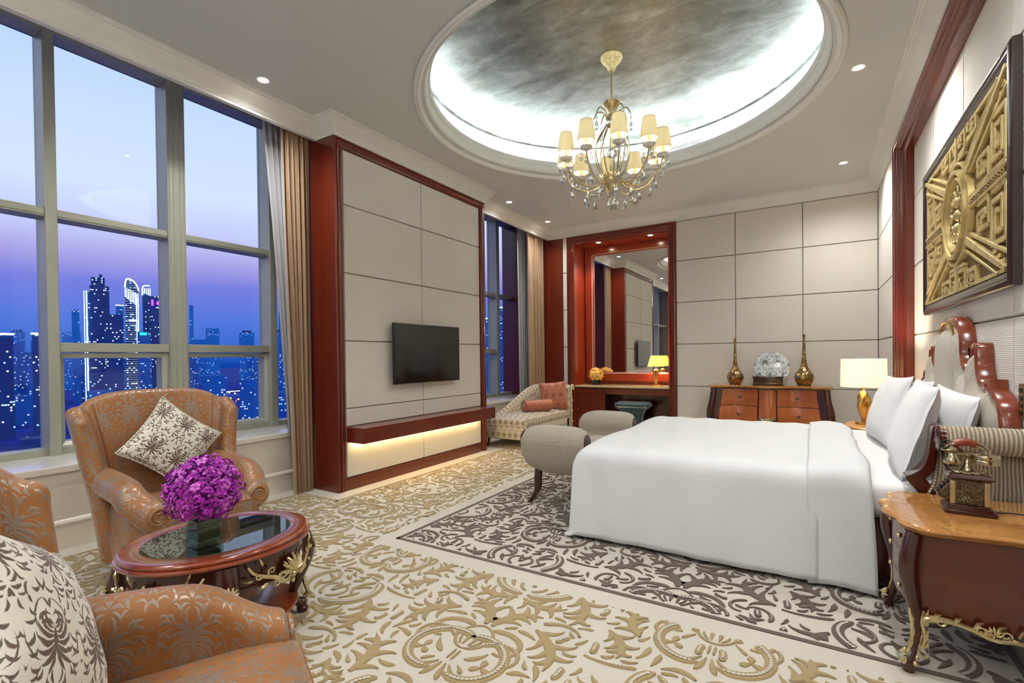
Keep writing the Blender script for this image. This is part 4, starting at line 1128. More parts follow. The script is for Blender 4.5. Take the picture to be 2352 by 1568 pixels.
# ------------------------------------------------------------------ soft furniture helpers
def rrect(hx, hy, r, n=8):
    pts = []
    for cx, cy, a0 in ((hx-r, hy-r, 0), (-hx+r, hy-r, pi/2), (-hx+r, -hy+r, pi), (hx-r, -hy+r, 3*pi/2)):
        for k in range(n+1): a = a0+pi/2*k/n; pts.append((cx+r*cos(a), cy+r*sin(a)))
    return pts
def padded(mb, hx, hy, z0, z1, r=.06, edge=.03, crown=.02, c=(0, 0), mat=0, shape=None):
    """upholstered block: rounded plan, rounded edges, crowned top"""
    prof = [(hx*.98, z0, 1)]
    secs = [(edge*(1-sin(a)), z0+edge*(1-cos(a))) for a in (0, .4, .9, 1.57)]
    P = []
    def ringp(ins, z, cr=0):
        k = max(.001, 1-ins/min(hx, hy)); out = []
        for x, y in rrect(hx, hy, r):
            l = max(abs(x)/hx, abs(y)/hy)
            X, Y = x*(1-ins/hx), y*(1-ins/hy)
            if shape: X, Y = shape(X, Y)
            out.append((c[0]+X, c[1]+Y, z+cr))
        return out
    rings = [ringp(min(hx, hy)*.999, z0), ringp(edge, z0)]
    for a in (30, 60, 90): rings.append(ringp(edge*(1-sin(radians(a))), z0+edge*(1-cos(radians(a)))))
    for a in (0, 30, 60, 90): rings.append(ringp(edge*(1-cos(radians(a))), z1-edge+edge*sin(radians(a))))
    m_ = min(hx, hy)
    for f in (.15, .3, .5, .75, .999): rings.append(ringp(edge+(m_-edge)*f, z1+crown*(1-(1-f)**2)))
    n0 = len(mb.uv); mb.grid([list(q) for q in zip(*rings)], cu=True, mat=mat)
    for i in range(n0, len(mb.uv)): mb.uv[i] = None      # flat-pattern UVs by face direction
def piping(mb, hx, hy, r, z, rad=.006, c=(0, 0), mat=0, off=0., shape=None):
    pts = []
    for x, y in rrect(hx+off, hy+off, r):
        if shape: x, y = shape(x, y)
        pts.append((c[0]+x, c[1]+y, z))
    mb.tube(pts, rad, 6, closed=True, mat=mat)
def pillow(mb, w, h, t, n=22, pinch=.07, mat=0, puff=2.2, seed=0, wrinkle=.006):
    rng = random.Random(seed); ph = [rng.uniform(0, 6) for _ in range(4)]
    for sg in (1, -1):
        P = []
        for i in range(n+1):
            u = -1+2*i/n; row = []
            for j in range(n+1):
                v = -1+2*j/n
                k = (1-abs(u)**puff)*(1-abs(v)**puff)
                z = sg*t/2*max(0, k)**.55
                x = w/2*u*(1-pinch*(1-v*v)*abs(u)**2); y = h/2*v*(1-pinch*(1-u*u)*abs(v)**2)
                z += wrinkle*sin(9*u+ph[0]+4*v)*sin(7*v+ph[1])*max(0, k)**.3*(1+abs(u*v)*2)*(.5 if sg > 0 else .3)
                row.append((x, y, z))
            P.append(row if sg > 0 else row[::-1])
        mb.grid(P, mat=mat)
def edge_pipe(mb, w, h, rad=.006, pinch=.07, n=22, mat=0):
    pts = []
    for k in range(n): u = -1+2*k/n; pts.append((w/2*u, h/2*-1*(1-pinch*(1-u*u)), 0))
    for k in range(n): v = -1+2*k/n; pts.append((w/2*(1-pinch*(1-v*v)), h/2*v, 0))
    for k in range(n): u = 1-2*k/n; pts.append((w/2*u, h/2*(1-pinch*(1-u*u)), 0))
    for k in range(n): v = 1-2*k/n; pts.append((-w/2*(1-pinch*(1-v*v)), h/2*v, 0))
    mb.tube(pts, rad, 6, closed=True, mat=mat)
def cabriole(mb, x, y, zt, d, out=.05, r0=.035, foot=.03, zb=0., mat=0, ankle=.016, n=10):
    """S-shaped leg. d = unit outward direction"""
    H = zt-zb
    pts = [(0, 1.0, r0), (.7, .86, r0*1.02), (.75, .70, r0*.86), (.35, .45, r0*.62), (-.1, .22, ankle), (.1, .10, ankle*1.1), (.45, .035, foot), (.45, 0.0, foot*.8)]
    c = bez([(x+d[0]*out*a, y+d[1]*out*a, zb+H*b, r) for a, b, r in pts], 5)
    mb.tube([q[:3] for q in c], [q[3] for q in c], n, mat=mat)
def scroll_pts(c, r, turns, a0, plane='xz', n=36, rmin=.2, sgn=1):
    out = []
    for i in range(n+1):
        t = i/n; a = a0+sgn*turns*2*pi*t; q = r*(1-(1-rmin)*t)
        p = (q*cos(a), q*sin(a))
        out.append((c[0]+p[0], c[1], c[2]+p[1]) if plane == 'xz' else ((c[0], c[1]+p[0], c[2]+p[1]) if plane == 'yz' else (c[0]+p[0], c[1]+p[1], c[2])))
    return out
def ornament(mb, s=1., tails=True, mat=0, spread=1.0):
    """brass shell with acanthus scrolls, drawn in the local xz plane, facing -y"""
    for k in range(7):
        a = radians(90+(k-3)*24); L = .075*s*(1-.05*abs(k-3))
        pts = [(L*t*cos(a), -.006*s-.012*s*sin(pi*t), L*t*sin(a)) for t in (0, .25, .5, .75, 1)]
        mb.tube(pts, [.004*s, .008*s, .011*s, .012*s, .005*s], 6, mat=mat, flat=.8)
    mb.ball((0, -.01*s, -.012*s), .014*s, 8, 6, mat=mat)
    mb.ball((0, -.008*s, -.036*s), .010*s, 8, 6, mat=mat, sq=(.8, 1, 1.4))
    if tails:
        for sg in (-1, 1):
            c = bez([(sg*.01*s, -.01*s, 0, .006*s), (sg*.05*s*spread, -.012*s, -.02*s, .010*s), (sg*.09*s*spread, -.01*s, .012*s, .009*s), (sg*.13*s*spread, -.008*s, .03*s, .008*s), (sg*.17*s*spread, -.006*s, .055*s, .006*s), (sg*.19*s*spread, -.006*s, .085*s, .004*s)], 5)
            mb.tube([q[:3] for q in c], [q[3] for q in c], 6, mat=mat)
            for (ox, oz, r, a) in ((.055, .004, .020, 200), (.105, .045, .016, 220), (.085, -.012, .016, 60), (.155, .04, .013, 330)):
                sp = scroll_pts((sg*ox*s*spread, -.012*s, oz*s), r*s, 1.1, radians(a), 'xz', 14, .25, sg)
                mb.tube(sp, [.0055*s*(1-.5*i/14) for i in range(15)], 5, mat=mat)
            for (ox, oz, ang) in ((.035, .03, 60), (.12, .005, -30), (.14, .075, 70), (.175, .03, 10)):
                a = radians(ang if sg > 0 else 180-ang); L = .035*s
                mb.tube([(sg*ox*s*spread+L*t*cos(a), -.012*s-.004*s*sin(pi*t), oz*s+L*t*sin(a)) for t in (0, .35, .7, 1)], [.002*s, .007*s, .006*s, .001*s], 5, mat=mat)

# ------------------------------------------------------------------ wing chairs
def wing_chair(label, loc, rz, group):
    t = thing('wing_chair', label, 'armchair', loc, rz, group)
    # back and wings: one thick curved shell
    b = MB()
    def plan(u, z):
        s_ = min(1.1, max(0, (z-.12)/.95))
        W_ = .345+.125*s_**1.3
        yb = -.335-.13*s_**1.1
        D_ = .185-.035*min(1, max(0, (z-.5)/.25))
        a = max(-1, min(1, u))*pi/2
        x = W_*math.copysign(abs(sin(a))**.62, sin(a)); y = yb+D_*(1-abs(cos(a))**.62)
        return x, y
    def frame(u, z):
        e = .02; u0 = max(-1, u-e); u1 = min(1, u+e)
        a = plan(u0, z); c = plan(u1, z); dx, dy = c[0]-a[0], c[1]-a[1]; l = sqrt(dx*dx+dy*dy) or 1
        return plan(u, z), (dx/l, dy/l)
    def ztop(u):
        q = abs(u)
        return 1.155-.085*min(1, q/.62)**2.0-.055*max(0, (q-.84)/.16)**2
    us = [(-1, -90), (-1, -72), (-1, -50), (-1, -25)]+[(-1+2*i/44, 0) for i in range(45)]+[(1, 25), (1, 50), (1, 72), (1, 90)]
    P = []
    for u, ph in us:
        cf, sf = cos(radians(ph)), sin(radians(ph)); zt = ztop(u)-.045*(1-abs(cf)); row = []
        def pt(off, z, z_eval=None):
            (x, y), (tx, ty) = frame(u, z if z_eval is None else z_eval)
            nx, ny = ty, -tx           # outward
            th = .052-.006*max(0, (z-.5))
            return (x+nx*off*th*cf+tx*sf*.05, y+ny*off*th*cf+ty*sf*.05, z)
        r = .045
        for k in range(16):
            z = .12+(zt-r-.12)*k/15
            pad = 1+.35*sin(pi*min(1, max(0, (z-.45)/(zt-.45))))*(1 if abs(u) < .6 else .6)
            row.append(pt(-pad, z))
        for k in range(1, 8):
            a = pi*k/8; row.append(pt(-cos(a), zt-r+r*sin(a), zt-r))
        for k in range(16):
            z = zt-r-(zt-r-.12)*k/15; row.append(pt(1, z))
        P.append(row)
    b.grid(P, uo=(.07, .03)); b.build('chair_back', M['chair'], t, smooth=80, recalc=True)
    # seams of the back
    for sg in (-1, 1):
        b = MB(); pts = []
        for k in range(20):
            z = .5+.58*k/19; (x, y), (tx, ty) = frame(sg*.50, z); nx, ny = ty, -tx
            pad = 1+.35*sin(pi*min(1, max(0, (z-.45)/(1.09-.45))))
            pts.append((x-nx*.051*pad, y-ny*.051*pad, z))
        b.tube(pts, .0035, 5); b.build('back_piping', M['chairpipe'], t)
    # arms
    for sg in (-1, 1):
        ar = None; b = MB(); P = []
        ys = [-.30, -.22, -.12, 0, .10, .17, .23, .29, .34]
        czs = [.595, .595, .59, .58, .565, .535, .495, .462, .448]
        sts = bez([(y, c, (.34 if y < .2 else .33-.05*(y-.2)/.14)) for y, c in zip(ys, czs)], 3)
        for (y, cz, cx) in sts:
            r = .084; row = []
            low = max(.30, cz-.16)
            row += [(cx-.085, y, .16), (cx-.085, y, .30), (cx-.078, y, low+.04), (cx-.07, y, cz-.03)]
            for k in range(13):
                a = radians(185-k*(185+95)/12); row.append((cx+.012+r*cos(a), y, cz+r*sin(a)))
            row += [(cx+.0, y, cz-.10), (cx+.022, y, cz-.15 if cz-.15 > .26 else .27), (cx+.035, y, .24), (cx+.022, y, .13), (cx-.05, y, .12)]
            P.append([(sg*q[0], q[1], q[2]) for q in row])
        b.grid(P, cv=True, cap=False)
        # bulged fascia at the front end
        last = P[-1]; c = np.mean(np.array(last), axis=0); fas = [last]
        for f, d in ((.93, .012), (.75, .022), (.45, .028), (.05, .03)):
            fas.append([tuple(c+(np.array(q)-c)*f+np.array((0, d, 0))) for q in last])
        b.grid(fas, cv=True)
        ar = b.build('armrest', M['chair'], t, smooth=70)
        b = MB(); y = .352; cx = sts[-1][2]+.012; cz = .45
        for off, rad in ((.062, .010), (.035, .008)):
            pts = [(cx-.075+(.062-off), y+.004, .17), (cx-.073+(.062-off), y+.012, .30), (cx-.066+(.062-off)*1.0, y+.012, .40)]
            for k in range(22):
                a = radians(175-k*17); q = off*(1-.028*k); pts.append((cx+q*cos(a), y+.012, cz+q*sin(a)))
            b.tube([(sg*q[0], q[1], q[2]) for q in pts], rad, 7)
        b.build('scroll_piping', M['chair'], ar, smooth=70)
    # seat deck and rail
    b = MB(); padded(b, .30, .315, .12, .335, .05, .02, 0, c=(0, .01)); b.build('seat_rail', M['chair'], t, smooth=60)
    shp = lambda x, y: (x*(1.10 if y > .27 else 1.0) if False else x, y)
    b = MB(); padded(b, .275, .34, .325, .465, .07, .035, .022, c=(0, .045)); cu = b.build('seat_cushion', M['chair'], t, smooth=70)
    b = MB(); piping(b, .275, .34, .07, .438, .006, c=(0, .045), off=-.004); piping(b, .275, .34, .07, .352, .005, c=(0, .045), off=-.004); b.build('cushion_piping', M['chairpipe'], cu)
    for x, y, d in ((.30, .27, (.5, .8)), (-.30, .27, (-.5, .8)), (.29, -.26, (.6, -.7)), (-.29, -.26, (-.6, -.7))):
        b = MB(); cabriole(b, x, y, .15, d, .035, .042, .026); b.build('leg', M['mahog'], t)
    return t
CH1 = (-3.54, 1.61, 0); R1 = radians(-91.5)
CH2 = (-1.376, .523, 0); R2 = radians(-26.1)
w1 = wing_chair('copper damask wing chair facing the room, standing before the window', CH1, R1, 'copper damask wing chairs')
w2 = dup(w1, CH2, (0, 0, R2), label='copper damask wing chair in the bottom left foreground, seen from behind its arm')
# throw cushions
def throw(label, w, h, th, mw, seed):
    t = thing('throw_cushion', label, 'cushion', group='cream damask throw cushions')
    b = MB(); pillow(b, w, h, th, seed=seed, pinch=.10, wrinkle=.008); b.build('cushion_cover', M['cushion'], t, smooth=180)
    b = MB(); edge_pipe(b, w, h, .005, pinch=.10); b.build('cord_edge', M['cushion'], t)
    t.matrix_world = mw
    return t
m1 = T(*CH1) @ RZ(R1) @ T(-.02, -.225, .79) @ RX(radians(104)) @ RZ(radians(41))
throw('cream damask cushion standing on its corner in the armchair by the window', .46, .46, .15, m1, 1)
m2 = T(*CH2) @ RZ(R2) @ T(-.037, -.205, .757) @ RZ(radians(-2)) @ RX(radians(114)) @ RZ(radians(35))
throw('cream damask cushion at the lower left picture corner, in the nearest armchair', .48, .48, .16, m2, 2)

# ------------------------------------------------------------------ oval coffee table
ct = thing('coffee_table', 'oval mahogany coffee table with inset glass top and brass mounts', 'coffee table', (-2.48, 1.28, 0), radians(75.5))
A, B_ = .40, .352
b = MB()
b.ering([(-.083, .478), (-.083, .497), (-.078, .5), (-.014, .5), (-.006, .4985), (0, .494), (.004, .488), (.004, .483), (.0, .479), (.010, .476), (.014, .469), (.012, .461), (.004, .456), (-.006, .454), (-.012, .448), (-.02, .446), (-.083, .446), (-.083, .478)], A, B_, 96)
b.build('table_top', M['mahogx'], ct, smooth=40)
b = MB(); b.ering([(-.0845, .4985), (-.0845, .489), (-.25, .489)], A, B_, 96); 
P = [(cos(2*pi*i/96), sin(2*pi*i/96)) for i in range(96)]
gb = MB(); ga, gbb = A-.0845, B_-.0845
vs = [(ga*x, gbb*y, .4992) for x, y in P]+[(ga*x, gbb*y, .490) for x, y in P]
gb.add(vs, [tuple(range(96)), tuple(range(96, 192))[::-1]]); gp = gb.build('glass_pane', M['tglass'], ct, smooth=0, recalc=False)
gb = MB(); gb.add(vs, [(i, (i+1) % 96, 96+(i+1) % 96, 96+i) for i in range(96)], 0); gb.ering([(-.0855, .4993), (-.0875, .4993)], A, B_, 96); gb.build('green_glass_edge', M['glassedge'], ct, smooth=180, recalc=False)
b = MB()
b.ering([(-.022, .447), (-.02, .40), (-.018, .345), (-.010, .34), (-.008, .33), (-.014, .322), (-.05, .322), (-.05, .447)], A, B_, 96)
b.build('apron', M['mahog'], ct, smooth=40)
b = MB(); sc = .72
b.ering([(-.3, .125), (-.015, .125), (0, .12), (.002, .108), (-.008, .10), (-.02, .098), (-.3, .098)], A*sc+.06, B_*sc+.05, 72); 
n = 72; b.add([((A*sc-.24+0)*0, 0, .1255)], [])
b.build('lower_shelf', M['mahogx'], ct, smooth=40)
for k, a in enumerate((352, 82, 172, 262)):
    a = radians(a); rx, ry = (A-.035)*cos(a), (B_-.035)*sin(a); l = sqrt(rx*rx+ry*ry); d = (rx/l, ry/l)
    b = MB()
    c = bez([(rx, ry, .44, .050), (rx+d[0]*.02, ry+d[1]*.02, .37, .052), (rx+d[0]*.026, ry+d[1]*.026, .30, .046), (rx-d[0]*.01, ry-d[1]*.01, .20, .034), (rx-d[0]*.035, ry-d[1]*.035, .12, .024), (rx-d[0]*.02, ry-d[1]*.02, .07, .022), (rx+d[0]*.005, ry+d[1]*.005, .05, .03), (rx+d[0]*.01, ry+d[1]*.01, .035, .022), (rx+d[0]*.01, ry+d[1]*.01, .022, .03), (rx+d[0]*.01, ry+d[1]*.01, 0, .024)], 5)
    b.tube([q[:3] for q in c], [q[3] for q in c], 12); lg = b.build('leg', M['mahog'], ct, smooth=60)
    ang = atan2(d[1], d[0])+pi/2
    b = MB(); b.push(T(rx+d[0]*.03, ry+d[1]*.03, .10) @ RZ(ang))
    for sg in (-1, 0, 1):
        b.tube([(sg*.004, -.012, -.01), (sg*.014, -.004, .02), (sg*.012, .008, .055), (0, .012, .10)], [.008, .011, .008, .003], 6)
    b.tube(scroll_pts((0, -.01, -.02), .02, 1.2, 0, 'yz', 16, .3), .006, 5); b.pop()
    b.build('brass_mount', M['brass'], lg)
for a, s_ in ((306, 1.15), (216, 1.15), (126, 1.15), (36, 1.15), (352, .62), (172, .62), (82, .62), (262, .62)):
    a = radians(a); o_ = -.008 if s_ > 1 else .024; x, y = (A+o_)*cos(a), (B_+o_)*sin(a); nx, ny = cos(a)/A, sin(a)/B_; th0 = atan2(ny, nx)
    b = MB(); ornament(b, s_, tails=s_ > 1)
    # wrap the ornament round the oval apron
    for i, v in enumerate(b.v):
        tt = a + v[0]/sqrt((A*sin(a))**2+(B_*cos(a))**2); q = o_-v[1]+.004
        b.v[i] = ((A+q)*cos(tt), (B_+q)*sin(tt), v[2]+.335)
    b.build('brass_mount', M['brass'], ct)
# orchids
def orchid(b, rng):
    for k in range(5):
        s = rng.uniform(.85, 1.15)*(1.1 if k == 0 else .9)
        b.push(RZ(k*2*pi/5)@RX(-.15-rng.uniform(0, .35)))
        L, w_ = .026*s, .012*s
        b.grid([[(-w_*q*sin(pi*(.12+.8*v)), L*v, .006*sin(pi*v)+abs(q)*.004) for v in (0, .25, .5, .75, 1)] for q in (-1, -.4, .4, 1)])
        b.pop()
    b.tube([(0, 0, 0), (0, .004, .008), (0, .008, .010)], [.003, .004, .001], 6)
ob = bouquet('orchid_bouquet', 'large magenta orchid bouquet in a leaf-lined glass cube on the oval table', (-2.415, 1.175, .5005), (.115, .125), .148, 98, [M['orch'], M['orch2'], M['orch3'], M['orch']], orchid, fill=M['orch2'], zc=.25, sq=.98, seed=5, bs=.82)
# uncountable inner florets
rng = random.Random(8); b = MB()
for i in range(1000):
    z = rng.uniform(-.75, 1); a = rng.uniform(0, 2*pi); r = sqrt(1-z*z); k = .150*rng.uniform(.80, 1.04)
    b.push(T(k*r*cos(a), k*r*sin(a), .25+k*z*.98) @ Vector((r*cos(a), r*sin(a), z+.1)).to_track_quat('Z', 'Y').to_matrix().to_4x4() @ RZ(rng.uniform(0, 6)) @ RX(rng.uniform(-.8, .8)))
    mi = rng.choice((0, 0, 1, 2)); o_ = len(b.f)
    L, w_ = rng.uniform(.012, .022), .0065
    b.add([(-w_*.6, 0, 0), (w_*.6, 0, 0), (w_, L*.5, .006), (.4*w_, L, .003), (-.4*w_, L, .003), (-w_, L*.5, .006)], [(0, 1, 2, 5), (5, 2, 3, 4)], mi)
    b.push(RZ(2.3)); b.add([(-w_*.6, 0, 0), (w_*.6, 0, 0), (w_, L*.5, .006), (.4*w_, L, .003), (-.4*w_, L, .003), (-w_, L*.5, .006)], [(0, 1, 2, 5), (5, 2, 3, 4)], mi); b.pop()
    b.pop()
pf = b.build('petals', [M['orch'], M['orch2'], M['orch3']], ob, smooth=0, recalc=False, weld=False); pf['kind'] = 'stuff'
b = MB()
for i in range(16):
    a = rng.uniform(0, 6.28); z = rng.uniform(.3, .95); r = sqrt(1-z*z)
    b.tube([(.03*cos(a), .03*sin(a), .10), (.11*r*cos(a), .11*r*sin(a), .25+.1*z), (.165*r*cos(a+.2), .165*r*sin(a+.2), .25+.155*z)], .0022, 4)
b.build('stems', M['leaf'], ob)

# ------------------------------------------------------------------ chaise longue
cz = thing('chaise_longue', 'ivory damask chaise longue with carved scroll ends in the far window corner', 'chaise longue', (-3.93, 6.95, 0))
# local: x toward room, y along length (foot end -y, head end +y)
hx = .36
b = MB(); padded(b, hx-.02, .78, .14, .32, .05, .02, 0, c=(0, .0)); b.build('seat_base', M['chaise'], cz, smooth=60)
b = MB(); padded(b, hx-.015, .74, .315, .44, .09, .035, .03, c=(.0, .0)); cu = b.build('seat_cushion', M['chaise'], cz, smooth=70)
b = MB(); piping(b, hx-.015, .74, .09, .42, .005, off=-.003); b.build('cushion_piping', M['chaise'], cu)
b = MB()   # rolled foot end
P = []
for i in range(13):
    x = -hx+2*hx*i/12; row = []
    for k in range(20):
        a = 2*pi*k/20; row.append((x, -.77+.065*cos(a), .37+.075*sin(a)))
    P.append(row)
b.grid(P, cv=True, cap=True); padded(b, hx-.015, .05, .13, .34, .03, .02, 0, c=(0, -.77)); b.build('foot_roll', M['chaise'], cz, smooth=60)
# side back: slopes from the head down to the foot, on the window side
b = MB(); P = []
for i in range(29):
    t = i/28; y = .80-1.5*t
    zt = .44+.42*(1-t)**1.5*(1 if t > .02 else 1) + .02*cos(pi*t)
    zt = .86-.36*(3*t*t-2*t**3)-.06*t; thk = .05
    row = [(-hx-.02, y, .16), (-hx-.03, y, zt-.05)]
    for k in range(9): a = radians(180-k*22.5); row.append((-hx+.02+thk*cos(a), y, zt-.05+thk*sin(a)))
    row += [(-hx+.08, y, zt-.1), (-hx+.06, y, .30), (-hx+.06, y, .16)]
    P.append(row)
b.grid(P, cv=True, cap=True); b.build('side_back', M['chaise'], cz, smooth=60)
# head rest: scrolled outward over the far end
b = MB(); sec = [(.66, .16), (.66, .42), (.68, .55), (.70, .68), (.715, .78), (.75, .84), (.80, .86), (.85, .835), (.865, .79), (.85, .75), (.82, .735), (.80, .66), (.79, .45), (.79, .16)]
sec = bez(sec, 3); P = [[(x, y, z) for y, z in sec] for x in [-hx+.02+(2*hx-.04)*i/10 for i in range(11)]]
b.grid(P, cv=True, cap=True); b.build('head_rest', M['chaise'], cz, smooth=50)
b = MB(); b.tube([(hx-.005, y, z) for y, z in bez([(.80, .10), (.80, .45), (.80, .66), (.79, .74), (.805, .82), (.85, .86), (.89, .83), (.885, .79), (.86, .785)], 5)], .016, 8)
for z in (.22, .40, .58): b.box(hx-.012, hx+.012, .80, .83, z, z+.03)
b.build('carved_post', M['ivory'], cz)
b = MB(); b.box(hx-.02, hx-.004, .80, .84, .12, .70); b.build('post_panel', M['woodniche'], cz, bevel=.003)
b = MB(); b.tube(scroll_pts((hx-.01, -.79, .37), .045, 1.3, 0, 'yz', 24, .15), .012, 6); b.ball((hx, -.79, .37), .022, 10, 6); b.tube([(hx-.01, -.79, .33), (hx-.01, -.775, .22), (hx-.01, -.79, .12)], [.018, .016, .012], 8)
b.build('carved_scroll', M['ivory'], cz)
for x in (-hx+.05, hx-.05):
    for y in (-.76, .76):
        b = MB(); s_ = -1 if y < 0 else 1; b.tube([(x, y, .15), (x, y+s_*.01, .08), (x, y+s_*.04, 0)], [.026, .02, .014], 8); b.build('leg', M['mahog'], cz)
bo = thing('bolster', 'rose brocade bolster lying across the ivory chaise', 'cushion', (-3.84, 7.0, .56), radians(62))
b = MB(); b.tube([(-.26, 0, 0), (-.255, 0, 0), (-.1, 0, 0), (.1, 0, 0), (.255, 0, 0), (.26, 0, 0)], [.083, .09, .094, .094, .09, .083], 24); b.build('bolster_cover', M['rosec'], bo, smooth=50)
for x in (-.258, .258): b = MB(); b.tube([(x, .088*cos(a), .088*sin(a)) for a in [2*pi*i/24 for i in range(24)]], .005, 5, closed=True); b.build('bolster_piping', M['chairpipe'], bo)
sq = thing('square_cushion', 'rose brocade square cushion leaning on the chaise head rest', 'cushion')
b = MB(); pillow(b, .48, .48, .15, seed=6); b.build('cushion_cover', M['rosec'], sq, smooth=180)
b = MB(); edge_pipe(b, .48, .48, .004); b.build('cord_edge', M['rosec'], sq)
sq.matrix_world = T(-3.80, 7.50, .685) @ RZ(radians(28)) @ RX(radians(76)) @ RZ(radians(4))

# ------------------------------------------------------------------ roll arm bench at the foot of the bed
be = thing('bench', 'grey corded bench with two rolled ends at the foot of the bed', 'bench', (-1.97, YC, 0))
b = MB(); padded(b, .25, .62, .36, .47, .05, .03, .02); b.build('bench_seat', M['ribU'], be, smooth=60)
for sg in (-1, 1):
    b = MB(); P = []
    # section in yz, outer side flares up from the seat underside to the roll
    yc, zc_, r = sg*.66, .605, .135
    sec = []
    for k in range(20):
        a = radians(-60+k*(300)/19); sec.append((yc+sg*-r*cos(a)*1.0, zc_+r*sin(a)))
    sec = [(yc+sg*(-.13), .45)]+[(yc-sg*r*cos(radians(a)), zc_+r*sin(radians(a))) for a in range(-35, 216, 14)]+[(yc+sg*.10, .44), (yc+sg*.04, .345), (yc-sg*.06, .29), (yc-sg*.16, .27), (yc-sg*.24, .30)]
    N_ = 18
    cy_, cz_ = yc-sg*.02, .50
    for i in range(N_+1):
        t = -1+2*i/N_; x = .31*t
        k = (1-abs(t)**5*.22) if t > 0 else (1-abs(t)**3.2*.30)
        if i in (0, N_): k *= .86
        P.append([(x, cy_+(y-cy_)*k, cz_+.02+(z-cz_-.02)*k) for y, z in sec])
    b.grid(P, cv=True, cap=True); ra = b.build('rolled_end', M['ribU'], be, smooth=70)
    for sx in (-1, 1):
        b = MB(); b.lathe([(.0001, .0), (.012, .004), (.02, 0), (.03, .004), (.04, 0), (.05, .004), (.06, 0), (.07, .004), (.082, -.004)], n=28)
        for i, v in enumerate(b.v): b.v[i] = (sx*(.312+v[2]), yc-sg*.005+v[0]*.95, zc_-.005+v[1]*.95)
        b.build('wooden_rosette', M['mahog'], ra, smooth=60)
for x in (-.21, .21):
    for y in (-.60, .60):
        sx, sy = math.copysign(1, x), math.copysign(1, y)
        b = MB(); P = []
        for z, o, w_ in bez([(.36, -.02, .030), (.24, -.005, .027), (.12, .0, .023), (0, .055, .018)], 5):
            cx_, cyy = x+sx*o*1.2, y+sy*o*.3
            P.append([(cx_-w_, cyy-w_, z), (cx_+w_, cyy-w_, z), (cx_+w_, cyy+w_, z), (cx_-w_, cyy+w_, z)])
        b.grid(P, cv=True, cap=True); b.build('leg', M['mahog'], be, smooth=30)
# ------------------------------------------------------------------ bed
BY0_, BY1_ = 3.385, 5.755
bd = thing('bed', 'king bed with cherry framed corded headboard and rolled side wings', 'bed', (-.3, YC, 0))
def L(x, y, z): return (x+.3, y-YC, z)
b = MB(); b.box(-1.45+.3, .80+.3, -1.12, 1.12, .10, .43); b.box(-1.40+.3, .75+.3, -1.06, 1.06, 0, .10); b.box(-1.46+.3, .80+.3, -1.135, 1.135, .385, .41); b.build('bed_base', M['mahog'], bd, bevel=.004)
# headboard outline (half), y from centre, z
half = bez([(0, 1.60), (.12, 1.592), (.23, 1.555), (.30, 1.49), (.335, 1.42)], 5)+bez([(.335, 1.40), (.345, 1.33), (.40, 1.265), (.47, 1.255), (.535, 1.30), (.555, 1.36)], 5)+bez([(.555, 1.385), (.60, 1.408), (.665, 1.395), (.685, 1.34), (.70, 1.26), (.75, 1.19), (.83, 1.165)], 5)+[(.84, 1.165), (.845, 1.20), (.925, 1.20), (.93, 1.15)]+bez([(.93, 1.15), (1.01, 1.13), (1.09, 1.08), (1.135, .98), (1.15, .85), (1.15, .55), (1.15, .30)], 5)
q_ = []
for p in half:
    if not q_ or abs(p[0]-q_[-1][0])+abs(p[1]-q_[-1][1]) > 1e-4: q_.append(tuple(p))
half = q_
out = [(-y, z) for y, z in half[::-1]]+[(y, z) for y, z in half[1:]]
def inset(poly, d):
    n = len(poly); o = []
    for i in range(n):
        a = np.array(poly[max(i-1, 0)]); c = np.array(poly[min(i+1, n-1)]); t = c-a; t = t/(np.linalg.norm(t)+1e-9)
        nn = np.array((t[1], -t[0]))
        o.append(tuple(np.array(poly[i])+nn*d))
    return o
XF, XBk = .815, XREC-.004
b = MB(); P = []
for d, x in ((0, XBk), (0, XF+.008), (.006, XF), (.02, XF-.006), (.03, XF-.002), (.036, XF+.006), (.05, XF+.008), (.062, XF+.016), (.07, XF+.03)):
    P.append([L(x, YC+y, z) for y, z in inset(out, d)])
b.grid([list(r) for r in zip(*P)]); b.prism([(y, z) for y, z in inset(out, .03)], XF+.3+.035, XBk+.3, 'yz')
b.build('headboard_frame', wood('headboard_wood', (104, 38, 18), (140, 62, 30), .22, .5, axis=0), bd, smooth=40)
# padded centre: heightfield over inner outline, strips across y
b = MB()
inn = inset(out, .055)
def topz(y):
    zs = []
    for (y0, z0), (y1, z1) in zip(inn[:-1], inn[1:]):
        if (y0-y)*(y1-y) <= 0 and abs(y1-y0) > 1e-9: zs.append(z0+(z1-z0)*(y-y0)/(y1-y0))
    return max(zs) if zs else .5
P = []
for i in range(81):
    y = -1.085+2.17*i/80; zt = topz(y) if abs(y) < .345 or abs(y) > .545 else min(topz(y), 1.26)
    if .325 < abs(y) < .56: zt = min(zt, 1.205+.02*abs(abs(y)-.44)/.1)
    row = []
    for j in range(19):
        z = .55+(zt-.55)*j/18
        edge = min(1, (zt-z)/.10, (1.085-abs(y)+.004)/.10)
        dome_ = .045*(max(0, edge)**.5)
        lobe = .035*math.exp(-((y/.30)**2))*max(0, edge)**.5+.02*math.exp(-(((abs(y)-.75)/.25)**2))*max(0, edge)**.5
        row.append(L(XF+.026-dome_-lobe, YC+y, z))
    P.append(row)
b.grid(P); b.build('headboard_padding', M['ribH'], bd, smooth=60)
b = MB(); b.push(T(XF-.012+.3, 0, 1.54) @ RZ(-pi/2)); b.tube(bez([(-.2, 0, -.07), (-.13, -.004, -.005), (0, -.008, .022), (.13, -.004, -.005), (.2, 0, -.07)], 6), .009, 6); b.pop()
b.build('gilt_beading', M['gold'], bd)
